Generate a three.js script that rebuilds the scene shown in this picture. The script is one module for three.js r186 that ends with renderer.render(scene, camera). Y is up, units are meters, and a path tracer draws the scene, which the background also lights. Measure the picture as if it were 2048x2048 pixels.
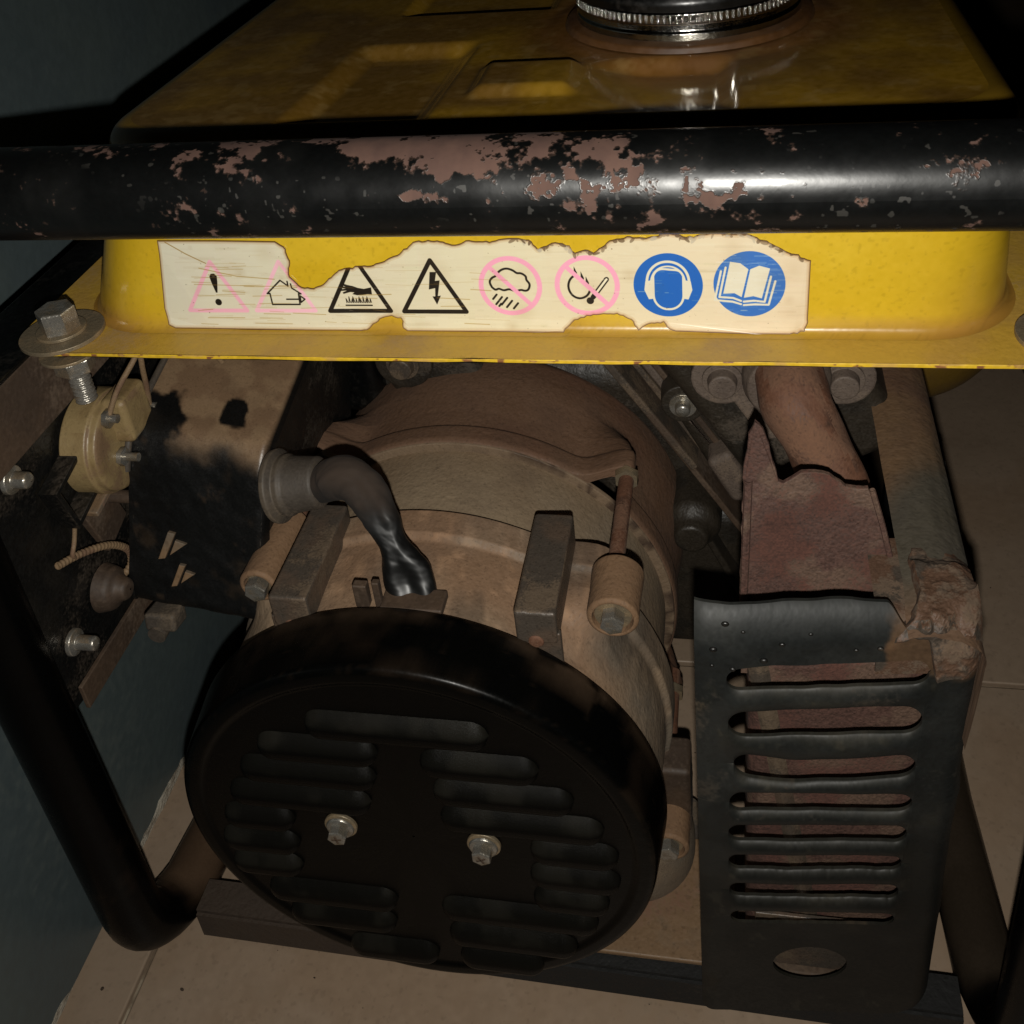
import * as THREE from 'three';
import { mergeGeometries } from 'three/addons/utils/BufferGeometryUtils.js';
import { RoundedBoxGeometry } from 'three/addons/geometries/RoundedBoxGeometry.js';

// ---------------------------------------------------------------- camera, light, exposure
const scene = new THREE.Scene();
scene.background = new THREE.Color(0x000000);
const V = (x, y, z) => new THREE.Vector3(x, y, z), R = (d) => d * Math.PI / 180;
const camera = new THREE.PerspectiveCamera(2 * Math.atan(966 / 2040) * 180 / Math.PI, 1, 0.01, 30);
{
  const p = R(29), y = R(13.1), r = R(6.5);
  const f = V(-Math.sin(y) * Math.cos(p), -Math.sin(p), -Math.cos(y) * Math.cos(p));
  const rt = V(Math.cos(y), 0, -Math.sin(y)), dn = f.clone().cross(rt);
  const right = rt.clone().multiplyScalar(Math.cos(r)).addScaledVector(dn, Math.sin(r));
  const down = dn.clone().multiplyScalar(Math.cos(r)).addScaledVector(rt, -Math.sin(r));
  camera.position.set(0, 0.544, 0.264);
  camera.quaternion.setFromRotationMatrix(new THREE.Matrix4().makeBasis(right, down.clone().negate(), f.clone().negate()));
  camera.setViewOffset(1932, 1932, 0, 436, 1932, 1932);          // the picture is the lower part of a taller frame
  // the telephone's torch: one small white lamp beside the lens
  const torch = new THREE.SpotLight(new THREE.Color(1.0, 0.97, 0.9), 0.585, 0, R(62), 1, 2);
  torch.name = 'torch_light';
  torch.position.copy(camera.position).addScaledVector(down, 0.028).addScaledVector(right, 0.002);
  torch.target.position.copy(torch.position).addScaledVector(f, 1).addScaledVector(down, 0.24);
  torch.castShadow = true; torch.shadow.radius = 0.16; torch.shadow.mapSize.set(2048, 2048); torch.shadow.camera.near = 0.02; torch.shadow.camera.far = 3; torch.shadow.bias = -0.0005;
  scene.add(torch, torch.target);
}
const renderer = new THREE.WebGLRenderer({ antialias: true });
renderer.setSize(1024, 1024);
renderer.toneMapping = THREE.LinearToneMapping;
renderer.toneMappingExposure = 1;
renderer.shadowMap.enabled = true;

// ---------------------------------------------------------------- noise
let seedState = 7;
const rnd = () => { seedState = (seedState * 1664525 + 1013904223) >>> 0; return seedState / 4294967296; };
const hash = (x, y, z, s) => { let h = Math.imul(x, 374761393) ^ Math.imul(y, 668265263) ^ Math.imul(z, 2147483647 - 61) ^ Math.imul(s, 974711); h = Math.imul(h ^ (h >>> 13), 1274126177); h ^= h >>> 16; return (h >>> 0) / 4294967296; };
const fade = (t) => t * t * t * (t * (t * 6 - 15) + 10), lerp = (a, b, t) => a + (b - a) * t, clamp = (x, a = 0, b = 1) => Math.min(b, Math.max(a, x));
const sstep = (a, b, x) => { const t = clamp((x - a) / (b - a)); return t * t * (3 - 2 * t); };
function vn2(x, y, px, py, s) {                                   // periodic value noise, 0..1
  const ix = Math.floor(x), iy = Math.floor(y), fx = fade(x - ix), fy = fade(y - iy), m = (a, n) => ((a % n) + n) % n;
  const x0 = m(ix, px), x1 = m(ix + 1, px), y0 = m(iy, py), y1 = m(iy + 1, py);
  return lerp(lerp(hash(x0, y0, 0, s), hash(x1, y0, 0, s), fx), lerp(hash(x0, y1, 0, s), hash(x1, y1, 0, s), fx), fy);
}
function fbm2(u, v, f, oct, s, fy = f, gain = 0.5) { let a = 1, t = 0, n = 0; for (let o = 0; o < oct; o++) { t += a * vn2(u * f, v * fy, f, fy, s + o * 17); n += a; a *= gain; f *= 2; fy *= 2; } return t / n; }
function vn3(x, y, z, s) {
  const ix = Math.floor(x), iy = Math.floor(y), iz = Math.floor(z), fx = fade(x - ix), fy = fade(y - iy), fz = fade(z - iz);
  const l = (k) => lerp(lerp(hash(ix, iy, k, s), hash(ix + 1, iy, k, s), fx), lerp(hash(ix, iy + 1, k, s), hash(ix + 1, iy + 1, k, s), fx), fy);
  return lerp(l(iz), l(iz + 1), fz);
}
function fbm3(x, y, z, f, oct, s) { let a = 1, t = 0, n = 0; for (let o = 0; o < oct; o++) { t += a * vn3(x * f, y * f, z * f, s + o * 13); n += a; a *= 0.5; f *= 2.03; } return t / n; }
const toS = (l) => Math.round(255 * (l <= 0.0031308 ? 12.92 * l : 1.055 * Math.pow(clamp(l), 1 / 2.4) - 0.055));
const mix3 = (a, b, t) => [lerp(a[0], b[0], t), lerp(a[1], b[1], t), lerp(a[2], b[2], t)];

// ---------------------------------------------------------------- materials
function dataTex(w, h, fn, srgb, rep = true) {
  const d = new Uint8Array(w * h * 4);
  for (let y = 0, i = 0; y < h; y++) for (let x = 0; x < w; x++, i += 4) { const c = fn((x + 0.5) / w, (y + 0.5) / h, x, y); d[i] = c[0]; d[i + 1] = c[1]; d[i + 2] = c[2]; d[i + 3] = 255; }
  const t = new THREE.DataTexture(d, w, h);
  t.magFilter = THREE.LinearFilter; t.minFilter = THREE.LinearMipmapLinearFilter; t.generateMipmaps = true;
  if (rep) t.wrapS = t.wrapT = THREE.RepeatWrapping;
  if (srgb) t.colorSpace = THREE.SRGBColorSpace;
  t.needsUpdate = true; return t;
}
// layered procedural surface: base / alt mottling, patches of dust, fine grain, pits
function surf(name, o) {
  const q = { size: 0.12, n: 384, alt: null, altT: [0.45, 0.7], dust: null, dustT: [0.5, 0.75], dustF: 4, grain: 0.12, speck: 0, rough: [0.5, 0.9], metal: 0, bump: 0.0004, bumpF: 24, seed: 1, f: 5, ...o };
  const N = q.n, height = new Float32Array(N * N), rough = new Float32Array(N * N);
  const map = dataTex(N, N, (u, v, x, y) => {
    const a = fbm2(u, v, q.f, 6, q.seed), b = fbm2(u, v, q.dustF, 7, q.seed + 100), g = fbm2(u, v, 96, 3, q.seed + 200), h = fbm2(u, v, q.bumpF, 5, q.seed + 300);
    let c = q.base.slice(); let du = 0;
    if (q.alt) c = mix3(c, q.alt, sstep(q.altT[0], q.altT[1], a));
    if (q.dust) { du = sstep(q.dustT[0], q.dustT[1], b + (g - 0.5) * 0.25); c = mix3(c, q.dust, du); }
    let k = 1 + (g - 0.5) * 2 * q.grain + (a - 0.5) * q.grain;
    const sp = q.speck ? q.speck * sstep(0.735, 0.8, fbm2(u, v, q.speckF ?? 60, 2, q.seed + 401)) : 0;
    if (sp) k *= 1 - 0.6 * sp;
    height[y * N + x] = h * 0.75 + g * 0.25 - sp * 0.3; rough[y * N + x] = lerp(q.rough[0], q.rough[1], clamp(q.dust ? du * 0.8 + (g - 0.5) * 0.5 + 0.1 : g + (a - 0.5)));
    return [toS(c[0] * k), toS(c[1] * k), toS(c[2] * k)];
  }, true);
  const hm = dataTex(N, N, (u, v, x, y) => { const h = Math.round(255 * clamp(height[y * N + x])), r = Math.round(255 * clamp(rough[y * N + x])); return [h, r, 0]; }, false);
  map.repeat.set(1 / q.size, 1 / q.size); hm.repeat.set(1 / q.size, 1 / q.size);
  const m = q.coat ? new THREE.MeshPhysicalMaterial({ clearcoat: q.coat, clearcoatRoughness: q.coatRough ?? 0.2 }) : new THREE.MeshStandardMaterial();
  m.name = name; m.map = map; m.roughnessMap = hm; m.roughness = 1; m.metalness = q.metal;
  if (q.bump) { m.bumpMap = hm; m.bumpScale = q.bump; }
  if (q.vc) m.vertexColors = true;
  if (q.spec) m.specularIntensity = q.spec;
  m.side = THREE.DoubleSide;
  return m;
}
const DUST = [0.175, 0.108, 0.058], DUSTR = [0.15, 0.078, 0.046], SAND = [0.24, 0.165, 0.092];
const M = {
  vc: surf('dusty_metal', { base: [0.95, 0.95, 0.95], alt: [0.8, 0.79, 0.79], grain: 0.1, speck: 0.35, speckF: 110, rough: [0.6, 0.95], bump: 0.0004, bumpF: 40, seed: 3, vc: true, size: 0.1, coat: 0 }),
  dustAlu: surf('dusty_aluminium', { base: DUST, alt: [0.13, 0.1, 0.07], dust: DUSTR, dustT: [0.5, 0.8], speck: 0.3, rough: [0.5, 0.95], bump: 0.0004, seed: 11 }),
  bar: surf('grey_dusty_steel', { base: [0.075, 0.06, 0.047], alt: [0.10, 0.07, 0.05], dust: [0.12, 0.085, 0.055], dustT: [0.55, 0.75], speck: 0.4, rough: [0.4, 0.75], metal: 0.2, bump: 0.0003, seed: 21, size: 0.06 }),
  black: surf('black_paint', { base: [0.0018, 0.002, 0.002], alt: [0.003, 0.003, 0.0027], dust: [0.009, 0.007, 0.005], dustT: [0.66, 0.9], grain: 0.2, rough: [0.28, 0.6], bump: 0.0002, seed: 31, size: 0.15 }),
  blackDusty: surf('dusty_black_plastic', { base: [0.005, 0.005, 0.0047], alt: [0.009, 0.008, 0.0065], dust: [0.035, 0.025, 0.016], dustT: [0.55, 0.85], grain: 0.3, rough: [0.35, 0.8], bump: 0.0006, seed: 41, size: 0.1 }),
  guard: surf('scuffed_dark_grey_paint', { base: [0.0105, 0.0118, 0.0113], alt: [0.017, 0.018, 0.0167], dust: [0.035, 0.029, 0.022], dustT: [0.66, 0.9], dustF: 6, grain: 0.2, speck: 0.2, rough: [0.5, 0.78], bump: 0.0002, bumpF: 14, seed: 51, size: 0.13, vc: true, coat: 0.001, spec: 0.6 }),
  rust: surf('rusted_steel', { base: [0.075, 0.037, 0.027], alt: [0.095, 0.056, 0.038], altT: [0.45, 0.6], dust: [0.078, 0.032, 0.022], dustT: [0.45, 0.7], grain: 0.45, speck: 0.35, speckF: 90, rough: [0.7, 1], bump: 0.0005, bumpF: 48, seed: 61, size: 0.07 }),
  pipe: surf('rusted_pipe', { base: [0.12, 0.052, 0.028], alt: [0.07, 0.033, 0.02], altT: [0.55, 0.68], dust: [0.14, 0.07, 0.04], dustT: [0.5, 0.75], grain: 0.2, speck: 0.4, rough: [0.65, 1], bump: 0.0003, seed: 71, size: 0.07 }),
  scab: surf('corroded_metal', { base: [0.09, 0.048, 0.028], alt: [0.05, 0.038, 0.028], altT: [0.5, 0.64], dust: [0.1, 0.066, 0.042], dustT: [0.5, 0.7], dustF: 9, grain: 0.22, speck: 0.3, speckF: 110, rough: [0.6, 1], bump: 0.0004, bumpF: 24, seed: 81, size: 0.06 }),
  yellowWall: surf('yellow_paint', { base: [0.55, 0.352, 0.014], alt: [0.57, 0.375, 0.02], dust: [0.42, 0.25, 0.03], dustT: [0.7, 0.95], grain: 0.05, speck: 0.2, speckF: 120, rough: [0.28, 0.5], bump: 0.00012, seed: 91, size: 0.16, coat: 0.5, coatRough: 0.18, vc: true }),
  yellowTop: surf('dirty_yellow_paint', { base: [0.95, 0.95, 0.95], alt: [0.8, 0.78, 0.72], grain: 0.12, speck: 0.12, rough: [0.4, 0.7], bump: 0.0001, seed: 95, size: 0.2, coat: 0.75, coatRough: 0.09, vc: true }),
  yellowLip: surf('dusty_yellow_flange', { base: [0.45, 0.275, 0.035], alt: [0.4, 0.24, 0.045], dust: [0.32, 0.2, 0.07], dustT: [0.5, 0.8], grain: 0.08, speck: 0.15, speckF: 120, rough: [0.45, 0.9], bump: 0.0002, seed: 101, size: 0.11 }),
  yellowEdge: surf('worn_yellow_edge', { base: [0.58, 0.37, 0.02], alt: [0.2, 0.08, 0.03], altT: [0.62, 0.68], f: 40, dust: [0.45, 0.27, 0.05], dustT: [0.5, 0.8], dustF: 20, grain: 0.2, rough: [0.4, 0.8], bump: 0.0004, seed: 105, size: 0.15 }),
  zinc: surf('zinc_plated_steel', { base: [0.37, 0.35, 0.31], alt: [0.27, 0.24, 0.19], dust: [0.24, 0.185, 0.125], dustT: [0.5, 0.72], grain: 0.15, rough: [0.25, 0.7], metal: 0.75, bump: 0.0002, seed: 111, size: 0.03 }),
  washer: surf('dusty_washer', { base: [0.2, 0.16, 0.105], alt: [0.27, 0.2, 0.12], dust: [0.26, 0.165, 0.085], dustT: [0.5, 0.75], grain: 0.15, rough: [0.4, 0.8], metal: 0.45, bump: 0.0002, seed: 115, size: 0.04 }),
  chrome: surf('dusty_chrome', { base: [0.42, 0.4, 0.37], alt: [0.33, 0.31, 0.26], grain: 0.08, rough: [0.08, 0.2], metal: 1, bump: 0.0001, seed: 121, size: 0.03 }),
  rubber: surf('dusty_rubber', { base: [0.055, 0.044, 0.034], alt: [0.075, 0.058, 0.041], dust: [0.1, 0.073, 0.047], dustT: [0.55, 0.8], grain: 0.2, rough: [0.6, 0.95], bump: 0.0002, seed: 131, size: 0.08 }),
  sleeve: surf('black_sleeve', { base: [0.95, 0.95, 0.95], alt: [0.8, 0.8, 0.8], grain: 0.12, speck: 0.3, rough: [0.3, 0.48], bump: 0.00008, seed: 141, size: 0.05, vc: true }),
  gloss: surf('glossy_black_paint', { base: [0.95, 0.95, 0.95], alt: [0.8, 0.8, 0.8], grain: 0.1, rough: [0.24, 0.36], bump: 0.00006, seed: 145, size: 0.09, vc: true, coat: 0.001, spec: 0.2 }),
  shrink: (() => { const m = new THREE.MeshStandardMaterial({ vertexColors: true, roughness: 1, side: THREE.DoubleSide }); m.name = 'shrink_sleeve'; m.roughnessMap = dataTex(128, 128, (u, v) => { const r = Math.round(255 * clamp(lerp(0.95, 0.43, sstep(0.38, 0.66, v + (fbm2(u, v, 6, 3, 8) - 0.5) * 0.25)) + (fbm2(u, v, 20, 3, 9) - 0.5) * 0.16)); return [r, r, 0]; }, false, false); return m; })(),
  cream: surf('aged_cream_plastic', { base: [0.26, 0.185, 0.085], alt: [0.2, 0.135, 0.06], dust: [0.17, 0.105, 0.055], dustT: [0.42, 0.7], grain: 0.1, speck: 0.3, rough: [0.4, 0.7], bump: 0.0002, seed: 151, size: 0.06 }),
  wire: surf('aged_white_wire', { base: [0.2, 0.13, 0.07], alt: [0.14, 0.08, 0.045], grain: 0.15, rough: [0.5, 0.9], bump: 0.0003, seed: 161, size: 0.03 }),
  flange: surf('dusty_cast_flange', { base: [0.105, 0.078, 0.06], alt: [0.08, 0.058, 0.045], dust: [0.125, 0.09, 0.064], dustT: [0.5, 0.75], grain: 0.18, speck: 0.4, rough: [0.6, 0.95], bump: 0.0004, seed: 175, size: 0.06 }),
  brownSteel: surf('dust_covered_steel', { base: [0.066, 0.041, 0.025], alt: [0.045, 0.029, 0.019], dust: [0.09, 0.06, 0.038], dustT: [0.5, 0.8], grain: 0.18, speck: 0.2, rough: [0.6, 0.95], bump: 0.0003, seed: 171, size: 0.12 }),
  engine: surf('sooty_castings', { base: [0.026, 0.02, 0.0135], alt: [0.016, 0.013, 0.0095], dust: [0.05, 0.037, 0.025], dustT: [0.5, 0.8], grain: 0.25, speck: 0.2, rough: [0.45, 0.9], bump: 0.0005, seed: 181, size: 0.08 }),
  tile: surf('beige_floor_tile', { base: [0.29, 0.213, 0.15], alt: [0.265, 0.187, 0.125], dust: [0.21, 0.15, 0.1], dustT: [0.6, 0.85], dustF: 3, grain: 0.07, speck: 0.18, speckF: 150, rough: [0.42, 0.75], bump: 0.00015, seed: 191, size: 0.35, n: 768 }),
  grout: surf('dirty_grout', { base: [0.14, 0.1, 0.065], alt: [0.3, 0.25, 0.18], grain: 0.2, rough: [0.8, 1], bump: 0.0005, seed: 201, size: 0.1, n: 256 }),
  wall: surf('dark_teal_paint', { base: [0.072, 0.092, 0.092], alt: [0.064, 0.083, 0.087], dust: [0.086, 0.103, 0.097], dustT: [0.6, 0.9], dustF: 3, grain: 0.07, rough: [0.35, 0.6], bump: 0.0005, bumpF: 9, seed: 211, size: 0.4, n: 768 }),
  mortar: surf('pale_mortar', { base: [0.4, 0.36, 0.29], alt: [0.24, 0.2, 0.15], grain: 0.3, rough: [0.8, 1], bump: 0.0012, seed: 221, size: 0.06, n: 256 }),
};

// ---------------------------------------------------------------- geometry helpers
function metreUV(g) {                                             // uv in metres from the dominant axis of every face
  g = g.index ? g.toNonIndexed() : g;
  const p = g.attributes.position, uv = new Float32Array(p.count * 2), a = V(), b = V(), c = V(), n = V();
  for (let i = 0; i < p.count; i += 3) {
    a.fromBufferAttribute(p, i); b.fromBufferAttribute(p, i + 1); c.fromBufferAttribute(p, i + 2);
    n.copy(b).sub(a).cross(c.clone().sub(a)); const ax = Math.abs(n.x), ay = Math.abs(n.y), az = Math.abs(n.z);
    [a, b, c].forEach((q, k) => { const s = ax > ay && ax > az ? [q.z + 0.31, q.y] : ay > az ? [q.x, q.z + 0.17] : [q.x, q.y]; uv[(i + k) * 2] = s[0]; uv[(i + k) * 2 + 1] = s[1]; });
  }
  g.setAttribute('uv', new THREE.BufferAttribute(uv, 2)); return g;
}
function tint(g, fn) {                                            // albedo per vertex (wear and dust that belong to the surface)
  const p = g.attributes.position, n = g.attributes.normal, c = new Float32Array(p.count * 3), P = V(), N = V();
  for (let i = 0; i < p.count; i++) { P.fromBufferAttribute(p, i); N.fromBufferAttribute(n, i); const k = fn(P, N); c[i * 3] = k[0]; c[i * 3 + 1] = k[1]; c[i * 3 + 2] = k[2]; }
  g.setAttribute('color', new THREE.BufferAttribute(c, 3)); return g;
}
function mg(list) {
  list = list.map((g) => { const h = g.index ? g.toNonIndexed() : g.clone(); for (const k of Object.keys(h.attributes)) if (!['position', 'normal', 'uv'].includes(k)) h.deleteAttribute(k); if (!h.attributes.uv) h.setAttribute('uv', new THREE.BufferAttribute(new Float32Array(h.attributes.position.count * 2), 2)); h.groups = []; return h; });
  return list.length > 1 ? mergeGeometries(list) : list[0];
}
const tr = (g, x = 0, y = 0, z = 0, rx = 0, ry = 0, rz = 0) => { g.applyMatrix4(new THREE.Matrix4().makeRotationFromEuler(new THREE.Euler(rx, ry, rz))); g.translate(x, y, z); return g; };
const rbox = (w, h, d, r = 0.0015, s = 2) => new RoundedBoxGeometry(w, h, d, s, r);
const cyl = (r0, r1, h, n = 32) => new THREE.CylinderGeometry(r1, r0, h, n);
const cylZ = (r0, r1, h, n = 32) => cyl(r0, r1, h, n).rotateX(Math.PI / 2);      // r0 at -z end, r1 at +z end
const cylX = (r0, r1, h, n = 32) => cyl(r0, r1, h, n).rotateZ(-Math.PI / 2);
function grid(nu, nv, fn, uvfn) {                                  // parametric sheet, smooth normals
  const pos = [], uv = [], idx = [];
  for (let j = 0; j <= nv; j++) for (let i = 0; i <= nu; i++) { const q = fn(i / nu, j / nv); pos.push(q[0], q[1], q[2]); const t = uvfn ? uvfn(i / nu, j / nv) : [i / nu, j / nv]; uv.push(t[0], t[1]); }
  for (let j = 0; j < nv; j++) for (let i = 0; i < nu; i++) { const a = j * (nu + 1) + i, b = a + 1, c = a + nu + 1, d = c + 1; idx.push(a, b, d, a, d, c); }
  const g = new THREE.BufferGeometry();
  g.setAttribute('position', new THREE.Float32BufferAttribute(pos, 3)); g.setAttribute('uv', new THREE.Float32BufferAttribute(uv, 2)); g.setIndex(idx); g.computeVertexNormals(); return g;
}
function outward(g, centre) {                                      // turn the faces so that the normals point away from the centre line
  const p = g.attributes.position, n = g.attributes.normal, P = V(); let s = 0;
  for (let i = 0; i < p.count; i++) { P.fromBufferAttribute(p, i); const c = centre(P); s += (P.x - c[0]) * n.getX(i) + (P.y - c[1]) * n.getY(i) + (P.z - c[2]) * n.getZ(i); }
  if (s < 0) { const a = g.index.array; for (let i = 0; i < a.length; i += 3) { const t = a[i]; a[i] = a[i + 1]; a[i + 1] = t; } g.computeVertexNormals(); }
  return g;
}
function polar(prof, n, cx, cy, rf) {                              // turned body about a z axis: prof [[z, r], ...]; rf(theta, r, z, k) may reshape
  const rr = Math.max(...prof.map((p) => p[1])), cum = [0]; for (let i = 1; i < prof.length; i++) cum.push(cum[i - 1] + Math.hypot(prof[i][0] - prof[i - 1][0], prof[i][1] - prof[i - 1][1]));
  const g = grid(n, prof.length - 1, (u, v) => { const k = Math.round(v * (prof.length - 1)), [z, r] = prof[k], t = u * Math.PI * 2, q = rf ? rf(t, r, z, k) : r; return [cx + Math.cos(t) * q, cy + Math.sin(t) * q, z]; }, (u, v) => { const k = Math.round(v * (prof.length - 1)); return [u * 2 * Math.PI * rr, cum[k]]; });
  outward(g, (p) => [cx, cy, p.z]);
  const N = g.attributes.normal;                                   // weld the seam's normals
  for (let k = 0; k < prof.length; k++) { const a = k * (n + 1), b = a + n, s = V().fromBufferAttribute(N, a).add(V().fromBufferAttribute(N, b)).normalize(); N.setXYZ(a, s.x, s.y, s.z); N.setXYZ(b, s.x, s.y, s.z); }
  return g;
}
// refine a [z, r] outline: sharp corners get a small round
function soft(prof, r = 0.0012) {
  const out = [prof[0]];
  for (let i = 1; i < prof.length - 1; i++) {
    const p = prof[i], a = prof[i - 1], b = prof[i + 1], la = Math.hypot(a[0] - p[0], a[1] - p[1]), lb = Math.hypot(b[0] - p[0], b[1] - p[1]), q = Math.min(p[2] ?? r, la * 0.45, lb * 0.45);
    const A = [p[0] + (a[0] - p[0]) / la * q, p[1] + (a[1] - p[1]) / la * q], B = [p[0] + (b[0] - p[0]) / lb * q, p[1] + (b[1] - p[1]) / lb * q];
    for (let k = 0; k <= 4; k++) { const t = k / 4; out.push([A[0] * (1 - t) ** 2 + 2 * p[0] * t * (1 - t) + B[0] * t * t, A[1] * (1 - t) ** 2 + 2 * p[1] * t * (1 - t) + B[1] * t * t]); }
  }
  out.push(prof[prof.length - 1]); return out;
}
function sweep(pts, rad, seg = 60, ring = 16, shape, closed = false) {     // tube along a smooth path: rad number or (t) => r; shape(t, a, r) => [x, y] offsets
  const curve = pts instanceof THREE.Curve ? pts : new THREE.CatmullRomCurve3(pts.map((p) => V(...p)), closed, 'catmullrom', 0.5), fr = curve.computeFrenetFrames(seg, closed), L = curve.getLength();
  const rf = typeof rad === 'number' ? () => rad : rad, centres = []; for (let i = 0; i <= seg; i++) centres.push(curve.getPointAt(i / seg));
  const g = grid(ring, seg, (u, v) => {
    const k = Math.round(v * seg), c = curve.getPointAt(k / seg), a = u * Math.PI * 2, r = rf(k / seg), s = shape ? shape(k / seg, a, r) : [Math.cos(a) * r, Math.sin(a) * r];
    return c.addScaledVector(fr.normals[k], s[0]).addScaledVector(fr.binormals[k], s[1]).toArray();
  }, (u, v) => [u * 2 * Math.PI * rf(0.5), v * L]);
  outward(g, (p) => { let b = null, d = 1e9; for (const q of centres) { const e = q.distanceToSquared(p); if (e < d) { d = e; b = q; } } return b.toArray(); });
  const N = g.attributes.normal; for (let k = 0; k <= seg; k++) { const a = k * (ring + 1), b = a + ring, s = V().fromBufferAttribute(N, a).add(V().fromBufferAttribute(N, b)).normalize(); N.setXYZ(a, s.x, s.y, s.z); N.setXYZ(b, s.x, s.y, s.z); }
  return g;
}
function plate(pts, depth, bevel = 0.0006, holes = [], curveSegments = 10) {  // outline in x, y; thickness from z = 0 down to -depth
  const s = new THREE.Shape(pts.map((p) => new THREE.Vector2(p[0], p[1])));
  for (const h of holes) s.holes.push(h);
  const g = new THREE.ExtrudeGeometry(s, { depth: depth - 2 * bevel, bevelEnabled: bevel > 0, bevelSize: bevel, bevelThickness: bevel, bevelOffset: -bevel, bevelSegments: 2, curveSegments });
  g.translate(0, 0, -depth + bevel); return g;
}
function hex(af, h, r = 0.0006) {                                   // hexagon head along +y, chamfered top
  const R0 = af / Math.sqrt(3), pts = [], g = [];
  const s = new THREE.Shape(); for (let i = 0; i < 6; i++) { const a = i * Math.PI / 3; i ? s.lineTo(Math.cos(a) * R0, Math.sin(a) * R0) : s.moveTo(R0, 0); }
  const e = new THREE.ExtrudeGeometry(s, { depth: h - r, bevelEnabled: true, bevelSize: r, bevelThickness: r, bevelOffset: -r, bevelSegments: 2 });
  e.rotateX(-Math.PI / 2); return e;
}
const capsuleOutline = (x0, x1, y0, y1, n = 8) => { const r = (y1 - y0) / 2, c = (y0 + y1) / 2, o = []; for (let i = 0; i <= n; i++) { const a = Math.PI / 2 + i * Math.PI / n; o.push([x0 + r + Math.cos(a) * r, c + Math.sin(a) * r]); } for (let i = 0; i <= n; i++) { const a = -Math.PI / 2 + i * Math.PI / n; o.push([x1 - r + Math.cos(a) * r, c + Math.sin(a) * r]); } return o; };

// ---------------------------------------------------------------- scene objects
const BASE = V(-0.083, 0, -0.2);
const G = new THREE.Group(); G.name = 'portable_generator'; G.position.copy(BASE);
G.userData = { label: 'dusty portable generator with yellow tank, black tube frame and slotted muffler guard', category: 'generator' };
scene.add(G);
const taken = {};
const numbered = (n) => { const k = taken[n] = (taken[n] ?? -1) + 1; return k ? n + '_' + String(k).padStart(3, '0') : n; };
function part(name, geo, material, parent = G, label) {            // geometry in scene metres, stored relative to the generator's base
  const g = (Array.isArray(geo) ? mg(geo) : geo); const off = BASE.clone(); if (parent.userData.origin) off.copy(parent.userData.origin);
  g.translate(-off.x, -off.y, -off.z);
  const m = new THREE.Mesh(g, material); m.name = numbered(name); m.castShadow = m.receiveShadow = true; if (label) m.userData.label = label; parent.add(m); return m;
}
function hub(name, pos, label, parent = G) {                       // a part that is a small group with its own origin
  const h = new THREE.Group(); h.name = numbered(name); h.position.copy(V(...pos).sub(BASE)); h.userData.origin = V(...pos); if (label) h.userData.label = label; parent.add(h); return h;
}

// ---------------------------------------------------------------- floor and wall
{
  const floor = new THREE.Group(); floor.name = 'floor'; floor.userData = { kind: 'structure', label: 'beige tiled floor under the generator', category: 'floor' }; scene.add(floor);
  const bed = new THREE.Mesh(metreUV(tr(new THREE.BoxGeometry(6, 0.04, 6), 1.6, -0.0235, -1.2)), M.grout); bed.name = 'grout'; bed.receiveShadow = true; floor.add(bed);
  const S = 0.6, X0 = -0.288, Z0 = -0.21, variants = [0, 1, 2].map((k) => { const g = metreUV(rbox(S - 0.0028, 0.012, S - 0.0028, 0.0012)); const u = g.attributes.uv; for (let i = 0; i < u.count; i++) u.setXY(i, u.getX(i) + k * 0.37, u.getY(i) + k * 0.23); return g; });
  for (let i = -1; i < 5; i++) for (let j = -4; j < 3; j++) {
    const t = new THREE.Mesh(variants[(i * 2 + j + 12) % 3], M.tile); t.name = numbered('tile'); t.position.set(X0 + S * (i + 0.5), -0.006 + (rnd() - 0.5) * 0.0003, Z0 + S * (j + 0.5)); t.receiveShadow = t.castShadow = true; floor.add(t);
  }
  const wall = new THREE.Mesh(metreUV(tr(new THREE.BoxGeometry(0.12, 2.6, 4.2), -0.381, 1.295, -0.9)), M.wall); wall.name = 'wall'; wall.userData = { kind: 'structure', label: 'dark teal painted wall left of the generator', category: 'wall' }; wall.receiveShadow = wall.castShadow = true; scene.add(wall);
  // pale mortar left along the foot of the wall
  const smear = grid(240, 10, (u, v) => {
    const z = 0.16 - u * 0.75, w = 0.0022 * (0.3 + fbm3(z, 0, 0, 60, 4, 5)) * sstep(0.32, 0.55, fbm3(z, 1, 0, 22, 3, 9)), a = v * Math.PI / 2, k = 1 + (fbm3(z, v, 2, 160, 3, 4) - 0.5) * 0.3;
    return [-0.3212 + Math.sin(a) * w * 0.8 * k, -0.0008 + Math.cos(a) * w * 3 * k, z];
  }, (u, v) => [u * 0.75, v * 0.02]);
  // loose grit on the tiles
  const crumb = new THREE.IcosahedronGeometry(0.0011, 0), grit = new THREE.InstancedMesh(crumb, M.brownSteel, 150), mt = new THREE.Matrix4(), qn = new THREE.Quaternion();
  for (let i = 0; i < 150; i++) { const k = 0.25 + Math.pow(rnd(), 3) * 1.1; qn.setFromEuler(new THREE.Euler(rnd() * 6, rnd() * 6, rnd() * 6)); mt.compose(V(-0.31 + rnd() * 0.6, 0.0002 + k * 0.0005, -0.3 + rnd() * 0.42), qn, V(k, k * 0.7, k * (0.7 + rnd() * 0.8))); grit.setMatrixAt(i, mt); }
  grit.name = 'grit'; grit.userData.kind = 'stuff'; grit.castShadow = grit.receiveShadow = true; floor.add(grit);
  const sm = new THREE.Mesh(smear, M.mortar); sm.name = 'mortar_smear'; sm.receiveShadow = true; wall.add(sm);
}

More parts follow.
